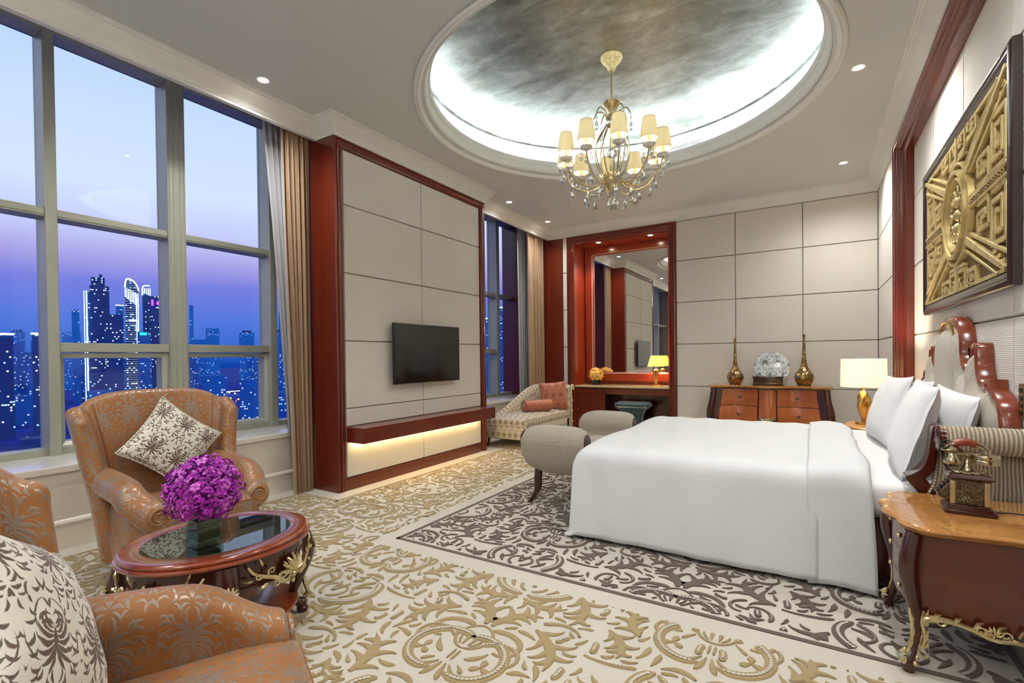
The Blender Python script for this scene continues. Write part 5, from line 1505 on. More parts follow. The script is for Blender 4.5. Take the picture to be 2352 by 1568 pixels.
# rolled wings
for sg in (-1, 1):
    yc = sg*1.215
    b = MB(); P = []
    for i in range(15):
        x = .555+(.885-.555)*i/14
        row = []
        for a in range(0, 360, 20): row.append(L(x, YC+yc+sg*(.030)+.062*cos(radians(a)), .905+.068*sin(radians(a))))
        P.append(row)
    b.grid(P, cv=True, cap=True); b.build('wing_roll', M['ribW'], bd, smooth=60)
    b = MB(); P = []
    for i in range(13):
        t = i/12; row = []
        for z, xo, yo in bez([(.30, .50, .03), (.50, .505, .03), (.60, .515, .045), (.66, .54, .03), (.74, .553, .012), (.82, .555, .006), (.90, .555, .015)], 3):
            row.append(L(xo+(.885-xo)*t, YC+sg*(1.175+yo), z))
        P.append(row)
    b.grid(P); P2 = [[(x, y-sg*.05, z) for x, y, z in r] for r in P]; b.grid(P2); b.grid([P[0], P2[0]])
    b.build('wing_panel', M['ribW'], bd, smooth=60)
    b = MB(); b.tube([L(x, YC+sg*(1.187+yo), z) for z, x, yo in bez([(.30, .497, .03), (.50, .502, .03), (.60, .512, .045), (.66, .537, .03), (.74, .550, .012), (.86, .552, .006)], 4)], .006, 6); b.build('wing_piping', M['ribW'], bd)
    # carved front rail of the wing
    b = MB(); P = []
    for z, x, d in bez([(.12, .50, .055), (.50, .50, .06), (.60, .475, .075), (.66, .43, .09), (.685, .42, .085), (.70, .445, .07), (.74, .49, .05), (.80, .512, .04), (.86, .52, .035), (.91, .525, .035), (.955, .532, .03), (.972, .55, .02)], 4):
        P.append([L(x, YC+sg*(1.175+.05), z), L(x, YC+sg*(1.12), z), L(x+d, YC+sg*1.12, z), L(x+d, YC+sg*(1.175+.05), z)])
    b.grid(P, cv=True, cap=True)
    for i, v in enumerate(b.v): pass
    b.build('wing_rail', M['mahog'], bd, bevel=.006)
    b = MB(); b.lathe([(.0001, .012), (.02, .010), (.026, .004), (.034, .010), (.045, .008), (.062, .0), (.062, -.03)], n=28)
    for i, v in enumerate(b.v): b.v[i] = L(.545-v[2], YC+yc+sg*.030+v[0], .905+v[1]*1.08)
    b.build('scroll_cap', M['mahog'], bd, smooth=50)
# mattress
mt_ = thing('mattress', 'thick mattress under a white striped satin sheet', 'mattress', (-.32, YC, .412))
b = MB(); padded(b, 1.10, 1.17, .0, .212, .07, .07, .004); b.build('mattress_cover', M['sheet'], mt_, smooth=60)
# duvet draped over foot and sides
def drape(x0, x1, ztop, hem, yo, puff=.0, nx=60, foot=True, flare=.0, seed=1, th=.0):
    rng = random.Random(seed); hw = 1.195+yo; P = []
    for i in range(nx+1):
        u = i/nx; x = x0+(x1-x0)*u; row = []
        # arc length across: from near hem, up, over, down
        side = ztop-hem
        for j in range(97):
            s = -1+2*j/96; a = abs(s); sg = 1 if s >= 0 else -1
            tot = hw+side; d = a*tot; r = .10
            if d < hw-r: y = d; z = ztop+puff*(1-(d/hw)**4)
            elif d < hw-r+r*pi/2: q = (d-(hw-r))/r; y = hw-r+r*sin(q); z = ztop-r+r*cos(q)
            else: dd = d-(hw-r+r*pi/2); y = hw+flare*dd+.0; z = ztop-r-dd*(side-r)/max(1e-6, tot-(hw-r+r*pi/2))
            w = .006*sin(x*11+seed)*sin(a*7+2)+.004*sin(x*23+s*9)
            if d < hw-r: z += w
            else: y += w*1.2+.010*sin(x*5.2+seed*2)*max(0, (ztop-z)/side)
            row.append([x, sg*y, z])
        P.append(row)
    return P
def foot_round(P, xf, r=.12, hem=.03, ztop=.66):
    """extend rows beyond the foot edge, falling to the hem"""
    base = P[0]; rows = []
    tot = r*pi/2+(ztop-r-hem)
    n = 26
    for k in range(1, n+1):
        d = tot*k/n; row = []
        for (x, y, z) in base:
            if d < r*pi/2: q = d/r; dx = r*sin(q); dz = r*(1-cos(q))
            else: dx = r+.06*(d-r*pi/2); dz = r+(d-r*pi/2)
            zz = min(z, max(hem, z-dz)) 
            row.append([x-dx*(1 if z > hem+.02 else 1), y, max(hem, zz)])
        rows.append(row)
    return rows[::-1]+P
dv = thing('duvet', 'smooth white duvet hanging to the floor over the foot half of the bed', 'duvet', (-.8, YC, .62))
P = drape(-1.46, .02, .655, .035, .0, .022, flare=.12, seed=2)
P = foot_round(P, -1.46, .10, .035, .655)
b = MB(); b.grid([[(x+.8, y, z-.62) for x, y, z in r] for r in P]); o = b.build('duvet_cover', M['white'], dv, smooth=180, recalc=False, weld=False)
md = o.modifiers.new('thick', 'SOLIDIFY'); md.thickness = .018; md.offset = -1
P = drape(-.035, .285, .672, .020, .012, .025, nx=14, flare=.10, seed=5)
for i, r in enumerate(P):
    t = i/14
    for q in r:
        q[2] += .014*sin(pi*t)
        if i >= 13: q[2] -= .012*(i-12)*(1 if q[2] > .6 else 0)
        q[0] += .012*sin(abs(q[1])*6+q[2]*5)*(1 if i > 7 else .3)
b = MB(); b.grid([[(x+.8, y, z-.62) for x, y, z in r] for r in P]); o = b.build('duvet_turnback', M['white'], dv, smooth=180, recalc=False, weld=False)
md = o.modifiers.new('thick', 'SOLIDIFY'); md.thickness = .02; md.offset = -1
# pillows
def bedpillow(label, mw, seed, w=.90, h=.56, th=.17, flap=True):
    t = thing('pillow', label, 'pillow', group='white bed pillows')
    b = MB(); pillow(b, w, h, th, 26, pinch=.05, puff=2.6, seed=seed, wrinkle=.006); b.build('pillowcase', M['pillow'], t, smooth=180)
    if flap:
        b = MB(); P = []
        for sg in (1, -1):
            P = [[(w/2-.085+.085*i/4, h/2*v*(.97 if i < 4 else .98), sg*(.040*(1-abs(v)**2.4)**.6*(1-i/4.4)+.002*sin(9*v+i))) for v in [-1+2*j/20 for j in range(21)]] for i in range(5)]
            b.grid(P)
        b.build('open_hem', M['pillow'], t, smooth=180)
    t.matrix_world = mw
    return t
def pm(x, y, z, tilt, yaw=0, roll=0):
    # pillow local: x along bed width, y up, z thickness. facing -x world
    return T(x, y, z) @ RZ(radians(-90+yaw)) @ RX(radians(90-tilt)) @ RZ(radians(roll))
bedpillow('large white pillow at the front of the pile, nearest the telephone table', pm(.525, 3.93, .895, 17, -3, 0), 1)
bedpillow('large white pillow at the front of the pile, farther from the viewer', pm(.515, 5.02, .895, 17, 3, 2), 2)
bedpillow('white pillow behind the nearer front pillow, its open hem against the headboard', pm(.70, 4.02, .875, 12, 2, -2), 3, h=.50, th=.15)
bedpillow('white pillow behind the farther front pillow', pm(.70, 5.02, .89, 12, -2, 1), 4, h=.50, th=.15)

# ------------------------------------------------------------------ nightstands
def nightstand(label, loc, flip=1):
    t = thing('nightstand', label, 'bedside table', loc, group='marble topped nightstands')
    # local: x=0 front toward foot (-x world), extends +x to wall .57 ; y along wall +-0.35
    D_, Hw = .575, .345
    front = []
    for i in range(49):
        y = -Hw+2*Hw*i/48; s = y/Hw
        x = .028*cos(s*pi*1.0)*-1+.010*cos(s*pi*4)+(.045*abs(s)**6)-.012
        front.append((x-.0, y))
    def side(sg):
        return [(D_*k/10, sg*(Hw+.012*cos(pi*2*k/10)-.002*k)) for k in range(0, 11)]
    loop = [(x, y) for x, y in front]+side(1)[1:]+[(D_, -Hw+.02)]+side(-1)[1:-1][::-1]
    # round the front corners
    nl = len(loop)
    for _ in range(5):
        loop = [((loop[i-1][0]+2*loop[i][0]+loop[(i+1) % nl][0])/4, (loop[i-1][1]+2*loop[i][1]+loop[(i+1) % nl][1])/4) if (i < 5 or 43 < i < 54 or i > nl-6) else loop[i] for i in range(nl)]
    cx = np.mean([p[0] for p in loop]); 
    def insetl(l, d):
        n = len(l); o = []
        for i in range(n):
            a = np.array(l[i-1]); c = np.array(l[(i+1) % n]); tt = c-a; tt = tt/(np.linalg.norm(tt)+1e-9); o.append((l[i][0]-tt[1]*-d*-1*-1, l[i][1]+tt[0]*-d*-1*-1) if False else (l[i][0]+tt[1]*-d*-1, l[i][1]-tt[0]*-d*-1))
        return o
    area = sum(loop[i-1][0]*loop[i][1]-loop[i][0]*loop[i-1][1] for i in range(len(loop)))/2
    sgn = -1 if area > 0 else 1
    b = MB(); rings = []
    for d, z in ((.30, .587), (.022, .587), (.010, .589), (.004, .594), (.008, .598), (.0, .602), (-.003, .609), (.002, .615), (.010, .619), (.02, .620), (.30, .6205)):
        if d > .2:
            rings.append([(D_/2+(x-D_/2)*.05, y*.05, z) for x, y in loop])
        else: rings.append([(x, y, z) for x, y in insetl(loop, d*sgn)])
    b.grid([list(r) for r in zip(*rings)], cu=True); b.build('marble_top', M['marbleY'], t, smooth=50)
    # body: rounded plan with a bowed front
    def plan(o):
        hw = Hw-.045-o; x0 = .042+o; pts = []
        for i in range(25):
            y = -hw+.03+(2*hw-.06)*i/24; pts.append((x0-.022*cos(y/hw*pi)*.5-.008, y))
        for k in range(1, 6): q = k/6*pi/2; pts.append((x0+.03-.03*cos(q)*1, hw-.03+.03*sin(q)))
        pts += [(D_-.01, hw), (D_-.01, -hw)]
        for k in range(1, 6): q = k/6*pi/2; pts.append((x0+.03-.03*sin(q), -hw+.03-.03*cos(q)))
        return pts
    b = MB(); P = [[(x, y, z) for x, y in plan(o)] for z, o in ((.225, .004), (.24, .0), (.32, -.006), (.42, -.004), (.52, .006), (.587, .008))]
    b.grid([list(r) for r in zip(*P)], cu=True); b.add(P[0], [tuple(range(len(P[0])))]); b.build('cabinet_body', M['nightside'], t, smooth=50)
    fr = [(x, y) for x, y in plan(0)[:25]]
    while len(fr) < 49: fr = [fr[0]]+fr+[fr[-1]]
    for (z0, z1) in ((.465, .575), (.35, .455), (.25, .34)):
        b = MB(); pts = [p for p in fr if abs(p[1]) < Hw-.075]
        b.grid([[(x-.004, y, z0), (x-.014, y, z0+.006), (x-.014, y, z1-.006), (x-.004, y, z1)] for x, y in pts]); dr = b.build('drawer', M['nightside'], t, smooth=40)
        for yy in (-.14, .14): b = MB(); b.push(T(float(np.interp(yy, [p[1] for p in fr[12:37]], [p[0] for p in fr[12:37]]))-.013, yy, (z0+z1)/2)@RY(-pi/2)); b.lathe([(.0001, .016), (.012, .012), (.014, .006), (.006, 0), (.006, -.02)], n=12); b.pop(); b.build('knob', M['brass'], dr)
    for x, y in ((.045, -Hw+.04), (.045, Hw-.04), (D_-.04, -Hw+.04), (D_-.04, Hw-.04)):
        sy = math.copysign(1, y); fx = -1 if x < .3 else 0
        b = MB(); c = bez([(x, y, .585, .032), (x+fx*.018, y+sy*.012, .50, .036), (x+fx*.02, y+sy*.015, .42, .036), (x+fx*.002, y+sy*.004, .30, .026), (x-fx*.012, y-sy*.006, .18, .017), (x+fx*.0, y-sy*.0, .10, .016), (x+fx*.02, y+sy*.012, .045, .024), (x+fx*.02, y+sy*.012, .0, .022)], 5)
        b.tube([q[:3] for q in c], [q[3] for q in c], 12); lg = b.build('leg', M['mahog'], t, smooth=60)
        if x < .3:
            b = MB()
            e = [(q[0]-.018*1+(.0), q[1]+sy*q[3]*.75, q[2], .006) for q in c if .03 < q[2] < .30]
            b.tube([q[:3] for q in e], [.009 if k % 3 else .006 for k in range(len(e))], 6)
            e2 = [(q[0]+q[3]*.9, q[1]+sy*q[3]*.35, q[2]) for q in c if .03 < q[2] < .27]
            b.tube(e2, [.010 if k % 2 else .006 for k in range(len(e2))], 6)
            for k in range(5):
                zq = .07+k*.045; b.tube([(x+.028, y+sy*.014, zq), (x+.040, y+sy*.02, zq+.012), (x+.043, y+sy*.02, zq+.03)], [.006, .006, .002], 5)
            for k in range(7):
                a = radians(-70+k*23); b.tube([(x-.02, y+sy*.012, .055), (x-.045, y+sy*(.014)+.022*sin(a), .055+.024*cos(a)), (x-.03, y+sy*.012+.034*sin(a), .05+.045*cos(a))], [.004, .009, .003], 6)
            b.ball((x-.042, y+sy*.012, .046), .014, 8, 6); b.ball((x+.0, y+sy*.03, .046), .013, 8, 6)
            b.build('brass_sabot', M['brass'], lg)
    for sy in (-1, 1):
        b = MB(); yy = sy*(Hw-.028)
        c = bez([(.075, yy, .20, .008), (.085, yy, .235, .016), (.15, yy, .245, .011), (.22, yy, .232, .010), (.29, yy, .21, .012), (.36, yy, .215, .010), (.44, yy, .20, .011), (.50, yy, .19, .009)], 5)
        b.tube([q[:3] for q in c], [q[3]*1.1 for q in c], 7)
        c = bez([(.075, yy, .27, .004), (.072, yy, .22, .012), (.082, yy, .16, .010), (.072, yy, .12, .007)], 5); b.tube([q[:3] for q in c], [q[3] for q in c], 7)
        b.push(T(.29, yy, .225) @ (RZ(0) if sy < 0 else RZ(pi))); ornament(b, .5, tails=False); b.pop()
        for cx_, a in ((.255, 200), (.325, -20), (.13, 90), (.40, 80)):
            b.tube(scroll_pts((cx_, yy+sy*.006, .235), .018, 1.1, radians(a), 'xz', 14, .25, 1 if cx_ > .29 else -1), .005, 5)
        for k in range(6):
            x0 = .10+.065*k; b.tube([(x0, yy+sy*.004, .235), (x0+.015, yy+sy*.008, .262), (x0+.032, yy+sy*.004, .268)], [.005, .009, .002], 5)
        b.build('brass_garland', M['brass'], t)
    b = MB(); b.push(T(.028, 0, .245) @ RZ(-pi/2)); ornament(b, .55); b.pop(); b.build('brass_shell', M['brass'], t)
    return t
NS1 = (.315, 2.955, 0)
ns = nightstand('marble topped nightstand with brass feet in the right foreground', NS1)
ns2 = dup(ns, (.315, 2*YC-2.955, 0), label='marble topped nightstand on the far side of the bed under the drum lamp')

# bedside lamp
def leafy_base(t):
    b = MB(); b.lathe([(.0001, 0), (.072, 0), (.072, .018), (.06, .022), (.0001, .022)], n=32); b.build('lamp_base', M['gold'], t)
    b = MB(); P = []
    prof = bez([(.016, .02), (.02, .05), (.035, .10), (.052, .17), (.058, .22), (.05, .28), (.028, .33), (.016, .345), (.016, .40)], 4)
    for i in range(40):
        a = 2*pi*i/40; P.append([(r*(1+.14*cos(3*(a-z*9)))*cos(a), r*(1+.14*cos(3*(a-z*9)))*sin(a), z) for r, z in prof])
    b.grid(P, cu=True); b.build('leaf_stem', M['gold'], t, smooth=70)
lamp('bedside_lamp', 'glowing cream drum lamp with twisted gold base on the far nightstand', (.44, 6.22, .6215), (.20, .385, .195, .67, M['shadeL'], 30), leafy_base)
lamp('bedside_lamp', 'cream drum lamp on the far right of the near nightstand, outside the picture', (.74, 2.76, .6215), (.15, .385, .145, .62, M['shadeL'], 14), leafy_base) if False else None

# ------------------------------------------------------------------ telephone
ph = thing('telephone', 'antique style brass and wood telephone on the near nightstand', 'telephone', (.60, 3.00, .6216), radians(-4))
b = MB()
for hx_, z0, z1 in ((.088, 0, .016), (.083, .016, .022), (.076, .022, .030), (.069, .030, .038)): b.box(-hx_, hx_, -hx_*.95, hx_*.95, z0, z1)
b.build('plinth', M['mahog'], ph, bevel=.002)
b = MB(); b.box(-.050, .050, -.048, .048, .038, .148); body = b.build('box_body', M['pewter'], ph, bevel=.002)
for sx in (-1, 1):
    for sy in (-1, 1): b = MB(); b.box(sx*.057-.010, sx*.057+.010, sy*.053-.008, sy*.053+.008, .038, .148); b.build('corner_post', M['champagne'], ph, bevel=.004)
b = MB()
rr = random.Random(4)
for k in range(14):
    cx_, cz__ = rr.uniform(-.035, .035), rr.uniform(.055, .135)
    b.tube(scroll_pts((cx_, -.049, cz__), rr.uniform(.007, .014), .9, rr.uniform(0, 6), 'xz', 12, .3, rr.choice((-1, 1))), .0018, 4)
for k in range(6): b.ball((-.01+.012*cos(k), -.049, .064+.010*sin(k)), .005, 6, 4)
b.build('relief_flowers', M['silver'], body)
b = MB(); P = []
for hx_, z in ((.062, .148), (.080, .158), (.082, .164), (.062, .178), (.05, .180)): P.append([(hx_, hx_*.95, z), (-hx_, hx_*.95, z), (-hx_, -hx_*.95, z), (hx_, -hx_*.95, z)])
b.grid(P, cv=True, cap=True); b.build('lid', M['mahog'], ph, smooth=0, bevel=.002)
b = MB(); b.lathe([(.0001, .196), (.013, .196), (.013, .235), (.010, .238), (.010, .245), (.014, .25)], n=20); b.lathe([(.058, .181), (.054, .187), (.04, .186), (.028, .190), (.018, .205), (.012, .225), (.010, .250), (.016, .256), (.016, .262)], n=28)
for a in range(0, 360, 40): b.ball((.056*cos(radians(a)), .056*sin(radians(a)), .186), .006, 6, 4)
for sx in (-1, 1): b.ball((sx*.066, -.05, .182), .006, 8, 6); b.ball((sx*.066, .05, .182), .006, 8, 6)
b.tube([(-.05, 0, .262), (0, 0, .262), (.05, 0, .262)], .007, 8); b.build('cradle_stem', M['silver'], ph, smooth=60)
hs = MB()
hs.push(T(-.01, 0, .285) @ RZ(radians(8)))
hs.tube([(-.035, 0, .02), (-.015, 0, .03), (.02, 0, .03), (.04, 0, .02)], [.017, .017, .017, .016], 12); hs.pop(); grip = hs.build('handset_grip', M['red'], ph)
b = MB(); b.push(T(.062, 0, .235)); b.lathe([(.0001, -.012), (.046, -.012), (.048, -.008), (.048, .006), (.045, .009), (.048, .012), (.048, .026), (.044, .03), (.018, .032), (.016, .05), (.0001, .052)], n=28); b.pop()
b.push(T(-.052, 0, .235)); b.lathe([(.0001, -.036), (.02, -.034), (.034, -.018), (.036, -.004), (.022, .012), (.018, .028), (.026, .034), (.042, .040), (.044, .045), (.026, .054), (.018, .064), (.0001, .066)], n=24); b.pop()
b.tube([(.03, 0, .308), (.05, 0, .30), (.062, 0, .285)], [.015, .013, .011], 10); b.tube([(-.04, 0, .31), (-.052, 0, .302)], .012, 8); b.ball((-.052, 0, .315), .009, 8, 6)
b.build('receiver', M['silver'], grip, smooth=60)
b = MB(); cc = bez([(-.052, 0, .315), (-.085, .0, .315), (-.088, 0, .27), (-.082, 0, .22), (-.066, 0, .182)], 22)
pts = []
for i, q in enumerate(cc): a = i*1.5; pts.append((q[0]+.006*cos(a), q[1]+.006*sin(a), q[2]))
b.tube(pts, .0032, 5); b.build('coiled_cord', M['rubber'], ph)
b = MB(); b.prism([(-.050, .045), (-.105, .062), (-.108, .075), (-.06, .142), (-.050, .145)], -.036, .036, 'xz'); b.build('dial_wedge', M['pewter'], ph, bevel=.003)
b = MB(); d0 = Vector((-.108+.06, 0, .075-.142)).normalized(); nn = Vector((d0.z, 0, -d0.x)); 
if nn.x > 0: nn = -nn
for i in range(4):
    for j in range(3):
        c = Vector((-.062, 0, .137))+d0*(.012+.018*i)+nn*.006+Vector((0, (j-1)*.02, 0)); b.ball(tuple(c), .007, 8, 5)
b.build('push_buttons', M['black'], ph)
b = MB(); b.tube(bez([(.69, 3.0, .626), (.76, 3.03, .625), (.83, 3.02, .624), (.885, 3.06, .60)], 6), .003, 6); b.v = [tuple(RZ(radians(4)) @ Vector((p[0]-.60, p[1]-3.00, p[2]-.6208))) for p in b.v]; b.build('line_cord', M['rubber'], ph)

# ------------------------------------------------------------------ framed wall relief
pc = thing('framed_relief', 'gilded geometric relief panel in dark wood frame above the headboard', 'picture', (XREC-.005, YC, 1.685))
PW, PH_ = 1.145, 1.245; XP = -.045
fp = [(0, 0), (0, -.035), (.012, -.045), (.028, -.05), (.036, -.042), (.05, -.044), (.06, -.036), (.075, -.034), (.082, -.02), (.082, 0)]
b = MB(); P = [[(h, -PW+d, d) for d, h in fp], [(h, PW-d, d) for d, h in fp], [(h, PW-d, PH_-d) for d, h in fp], [(h, -PW+d, PH_-d) for d, h in fp]]
b.grid(P, cu=True); b.build('picture_frame', wood('dark_frame', (22, 10, 10), (44, 22, 20), .3, .6), pc, smooth=35)
gl = plain('gilt_relief', (206, 186, 128), .42, .6, var=.25, nscale=14, bump=.6)
gb_ = plain('gilt_ground', (120, 96, 52), .5, .6, var=.4, nscale=20, bump=.6)
b = MB(); b.box(-.012, -.006, -PW+.08, PW-.08, .08, PH_-.08); b.build('backing', gb_, pc)
b = MB()
cz0 = PH_/2; hw, hh = PW-.085, PH_/2-.085
def bar(p, q, w, h=.022):
    p, q = Vector(p), Vector(q); t = (q-p); l = t.length
    if l < .02: return
    t /= l; n_ = Vector((-t.y, t.x))
    pts = [(p+n_*w/2), (q+n_*w/2), (q-n_*w/2), (p-n_*w/2)]
    for k in pts:
        k.x = max(-hw, min(hw, k.x)); k.y = max(-hh, min(hh, k.y))
    b.prism([(k.x, k.y+cz0) for k in pts], -.012-h, -.010, 'yz')
def key(cx, cy, w, h_, sx, sy, turns=2):
    """angular spiral (fret) inside a box, starting at its outer corner"""
    x0, y0, x1, y1 = cx, cy, cx+sx*w, cy+sy*h_; g = .062
    P_ = [(x0, y0), (x1, y0), (x1, y1), (x0, y1), (x0, y0+sy*g), (x1-sx*g, y0+sy*g), (x1-sx*g, y1-sy*g), (x0+sx*g, y1-sy*g), (x0+sx*g, y0+2*sy*g), (x1-2*sx*g, y0+2*sy*g)]
    for p, q in zip(P_[:-1], P_[1:]):
        if sx*(q[0]-p[0]) < 0 and P_.index(q) > 8: break
        bar(p, q, .030, .022)
for sx, sy in ((1, 1), (-1, 1), (-1, -1), (1, -1)):
    bar((sx*.26, sy*.22), (sx*hw, sy*hh), .055, .034)
    bar((sx*.34, sy*.20), (sx*hw, sy*(hh-.10)), .022, .026)
    bar((sx*.22, sy*.28), (sx*(hw-.16), sy*hh), .022, .026)
    # side triangle: nested open frets
    key(.50*sx, .055*sy, .22, .16, sx, sy)
    key(.78*sx, .055*sy, .24, .30, sx, sy)
    for k in range(3): bar((sx*(.80+.07*k), sy*(.40+.035*k)), (sx*(.86+.07*k), sy*(.40+.035*k)), .026, .02)
    # top and bottom triangles
    key(.04*sx, .40*sy, .16, .13, sx, sy)
    key(.26*sx, .43*sy, .20, .10, sx, sy)
    bar((sx*.03, sy*.37), (sx*.20, sy*.37), .024, .026)
for sx in (-1, 1):
    for o in (-.032, .032): bar((sx*.34, o), (sx*hw, o), .016, .03)
for sy in (-1, 1): bar((0, sy*.34), (0, sy*hh), .04, .03)
bar((-hw, -hh+.012), (hw, -hh+.012), .024, .02); bar((-hw, hh-.012), (hw, hh-.012), .024, .02); bar((-hw+.012, -hh), (-hw+.012, hh), .024, .02); bar((hw-.012, -hh), (hw-.012, hh), .024, .02)
b.build('fretwork', gl, pc, smooth=0, bevel=.003)
b = MB()
for r0, r1, h in ((.36, .33, .034), (.31, .275, .05), (.26, .235, .04)):
    P = []
    for i in range(64):
        a = 2*pi*i/64; c, s_ = cos(a), sin(a)
        P.append([(-.01, r0*c, cz0+r0*s_), (-.01-h, (r0-.004)*c, cz0+(r0-.004)*s_), (-.014-h, (r0+r1)/2*c, cz0+(r0+r1)/2*s_), (-.01-h, (r1+.004)*c, cz0+(r1+.004)*s_), (-.01, r1*c, cz0+r1*s_)])
    b.grid(P, cu=True)
for k in range(5):
    yy = (k-2)*.0; 
for k in range(11):
    a = 2*pi*k/11
    b.tube(scroll_pts((-.03, .155*cos(a), cz0+.155*sin(a)), .04, 1.1, a, 'yz', 16, .25), .009, 5)
for zz in (-.09, 0, .09): b.ball((-.02, 0, cz0+zz), .055, 14, 8, sq=(.6, .9, .75))
b.build('medallion', gl, pc, smooth=50)
for sx in (-1, 1):
    b = MB()
    for k in range(14):
        yy = sx*(.38+.048*k)
        for s2 in (-1, 1): b.tube([(-.03, yy, cz0), (-.042, yy+sx*.012, cz0+s2*.014), (-.032, yy+sx*.03, cz0+s2*.026)], [.004, .008, .003], 5)
    b.build('beaded_band', M['champagne'], pc)

# ------------------------------------------------------------------ dresser with vases, plate and box
dr_ = thing('dresser', 'serpentine four drawer dresser with marble top against the back wall', 'dresser', (-.565, YB-.02, 0))
def fx(x):   # front depth (toward -y)
    return -.50-.075*cos(x/.78*pi*1.5)*(1-abs(x/.78)**3*.2)
HW = .785
xs = [-HW+2*HW*i/64 for i in range(65)]
def fcurve(x, ins=0): return -.545+.055*cos(x/HW*pi*2)*-1-.03*math.exp(-(x/.16)**2)+ins
b = MB(); fr = [(x, fcurve(x)-.012) for x in xs]
loop = fr+[(HW, 0), (-HW, 0)]
b.prism([(x*1.0, y) for x, y in loop], .868, .90, 'xy'); b.build('marble_top', M['marbleY'], dr_, bevel=.008, seg=3)
b = MB(); P = []
for z, o in ((.12, .03), (.28, -.005), (.46, -.01), (.62, .015), (.78, .04), (.866, .035)):
    P.append([(x*(1-(o+.03)/HW), fcurve(x)+.03+o, z) for x in xs]+[(HW-.03-o, 0, z), (-HW+.03+o, 0, z)])
b.grid([list(r) for r in zip(*P)], cu=True); b.build('carcass', M['mahog'], dr_, smooth=40)
def zoff(z):
    zs = (.12, .28, .46, .62, .78, .866); os_ = (.03, -.005, -.01, .015, .04, .035)
    return float(np.interp(z, zs, os_))
def frontpanel(x0, x1, z0, z1, mat, name, knob=None):
    b = MB(); P = []
    for i in range(17):
        x = x0+(x1-x0)*i/16; row = []
        for j in range(7):
            z = z0+(z1-z0)*j/6; k = 1-(zoff(z)+.03)/HW; d = -.008 if 0 < j < 6 and 0 < i < 16 else 0
            row.append((x*k, fcurve(x)+.03+zoff(z)-.004+d, z))
        P.append(row)
    b.grid(P); o = b.build(name, mat, dr_, smooth=50)
    if knob:
        b = MB(); xx, zz = knob; b.push(T(xx*(1-(zoff(zz)+.03)/HW), fcurve(xx)+.03+zoff(zz)-.012, zz) @ RX(pi/2)); b.lathe([(.006, 0), (.006, .012), (.02, .014), (.022, .018), (.012, .024), (.0001, .026)], n=16); b.pop()
        b.build('knob', M['pewter'], o)
for x0, x1 in ((-.66, -.135), (.135, .66)):
    for z0, z1 in ((.605, .845), (.35, .595)):
        if z0 < .3: frontpanel(x0, x1, z0, z1, M['burl'], 'drawer', ((x0+x1)/2, (z0+z1)/2)); continue
        frontpanel(x0, x1, z0, z1, M['burl'], 'drawer', ((x0+x1)/2, (z0+z1)/2))
frontpanel(-.115, .115, .44, .84, M['burl'], 'centre_panel')
b = MB(); b.push(T(0, fcurve(0)+.01, .40)); ornament(b, .8, spread=.62); b.pop(); b.build('brass_mount', M['brass'], dr_)
for sx in (-1, 1):
    b = MB(); c = bez([(sx*(HW-.07), fcurve(HW)+.05, .866, .04), (sx*(HW-.055), fcurve(HW)+.03, .70, .044), (sx*(HW-.02), fcurve(HW)+.02, .50, .05), (sx*(HW-.03), fcurve(HW)+.02, .34, .045), (sx*(HW-.07), fcurve(HW)+.05, .16, .03), (sx*(HW-.05), fcurve(HW)+.03, .0, .028)], 5)
    b.tube([q[:3] for q in c], [q[3] for q in c], 12); b.build('leg', M['mahog'], dr_, smooth=60)
    b = MB(); b.tube([(sx*(HW-.06), -.04, .3), (sx*(HW-.07), -.04, .1), (sx*(HW-.05), -.04, 0)], [.035, .028, .024], 10); b.build('leg', M['mahog'], dr_, smooth=60)
vprof = bez([(.0001, 0), (.075, 0), (.085, .01), (.118, .08), (.124, .125), (.105, .175), (.07, .225), (.045, .28), (.030, .36), (.022, .46), (.018, .60), (.0175, .70), (.022, .73)], 5)
vprof = [(max(.0001, r), z) for r, z in vprof]
v0 = None
for x, lb, s_ in ((-1.02, 'tall hammered gold bottle vase left of the patterned plate', .95), (-.115, 'tall hammered gold bottle vase right of the patterned plate', 1.0)):
    b = MB(); b.lathe(vprof, n=40)
    if v0 is None: v0 = b.build('vase', M['hammered'], smooth=80); o = v0
    else: o = v0.copy(); COL.objects.link(o)
    o.location = (x, 8.16, .9005); o.scale = (s_, s_, s_); tag(o, lb, 'vase', 'hammered gold vases')
bx = thing('lacquer_box', 'low brown lacquered box standing before the round plate', 'box', (-.57, 8.06, .9005))
b = MB()
P = []
for z, r in ((0, .205), (.012, .21), (.018, .195), (.10, .195), (.104, .205), (.125, .205), (.132, .195)):
    P.append([(r*cos(a)*1.0, r*sin(a)*.55, z) for a in [2*pi*i/40 for i in range(40)]])
b.grid([list(r) for r in zip(*P)], cu=True); b.add(P[-1], [tuple(range(40))]); b.build('box_body', wood('lacquer', (28, 12, 8), (70, 34, 18), .12, 1.0, axis=0), bx, smooth=40)
b = MB()
for z in (.03, .092): b.tube([(.197*cos(a), .197*.553*sin(a), z) for a in [2*pi*i/40 for i in range(40)]], .002, 4, closed=True)
for a in (-130, -110, -70, -50): a = radians(a); b.tube([(.198*cos(a), .198*.556*sin(a), .03), (.198*cos(a), .198*.556*sin(a), .092)], .002, 4)
b.ball((0, -.115, .115), .009, 8, 6); b.build('brass_inlay', M['gold'], bx)
pl = thing('display_plate', 'round white plate with black floral print between the gold vases', 'plate', (-.535, 8.27, 1.145))
b = MB(); b.lathe([(.0001, .0), (.15, .0), (.18, .004), (.236, .016), (.239, .02), (.236, .022), (.18, .011), (.15, .007), (.0001, .007)], n=64)
for i, v in enumerate(b.v): b.v[i] = (v[0], -v[2], v[1])
b.build('plate_disc', M['plate'], pl, smooth=50); pl.rotation_euler = (radians(-8), 0, 0)
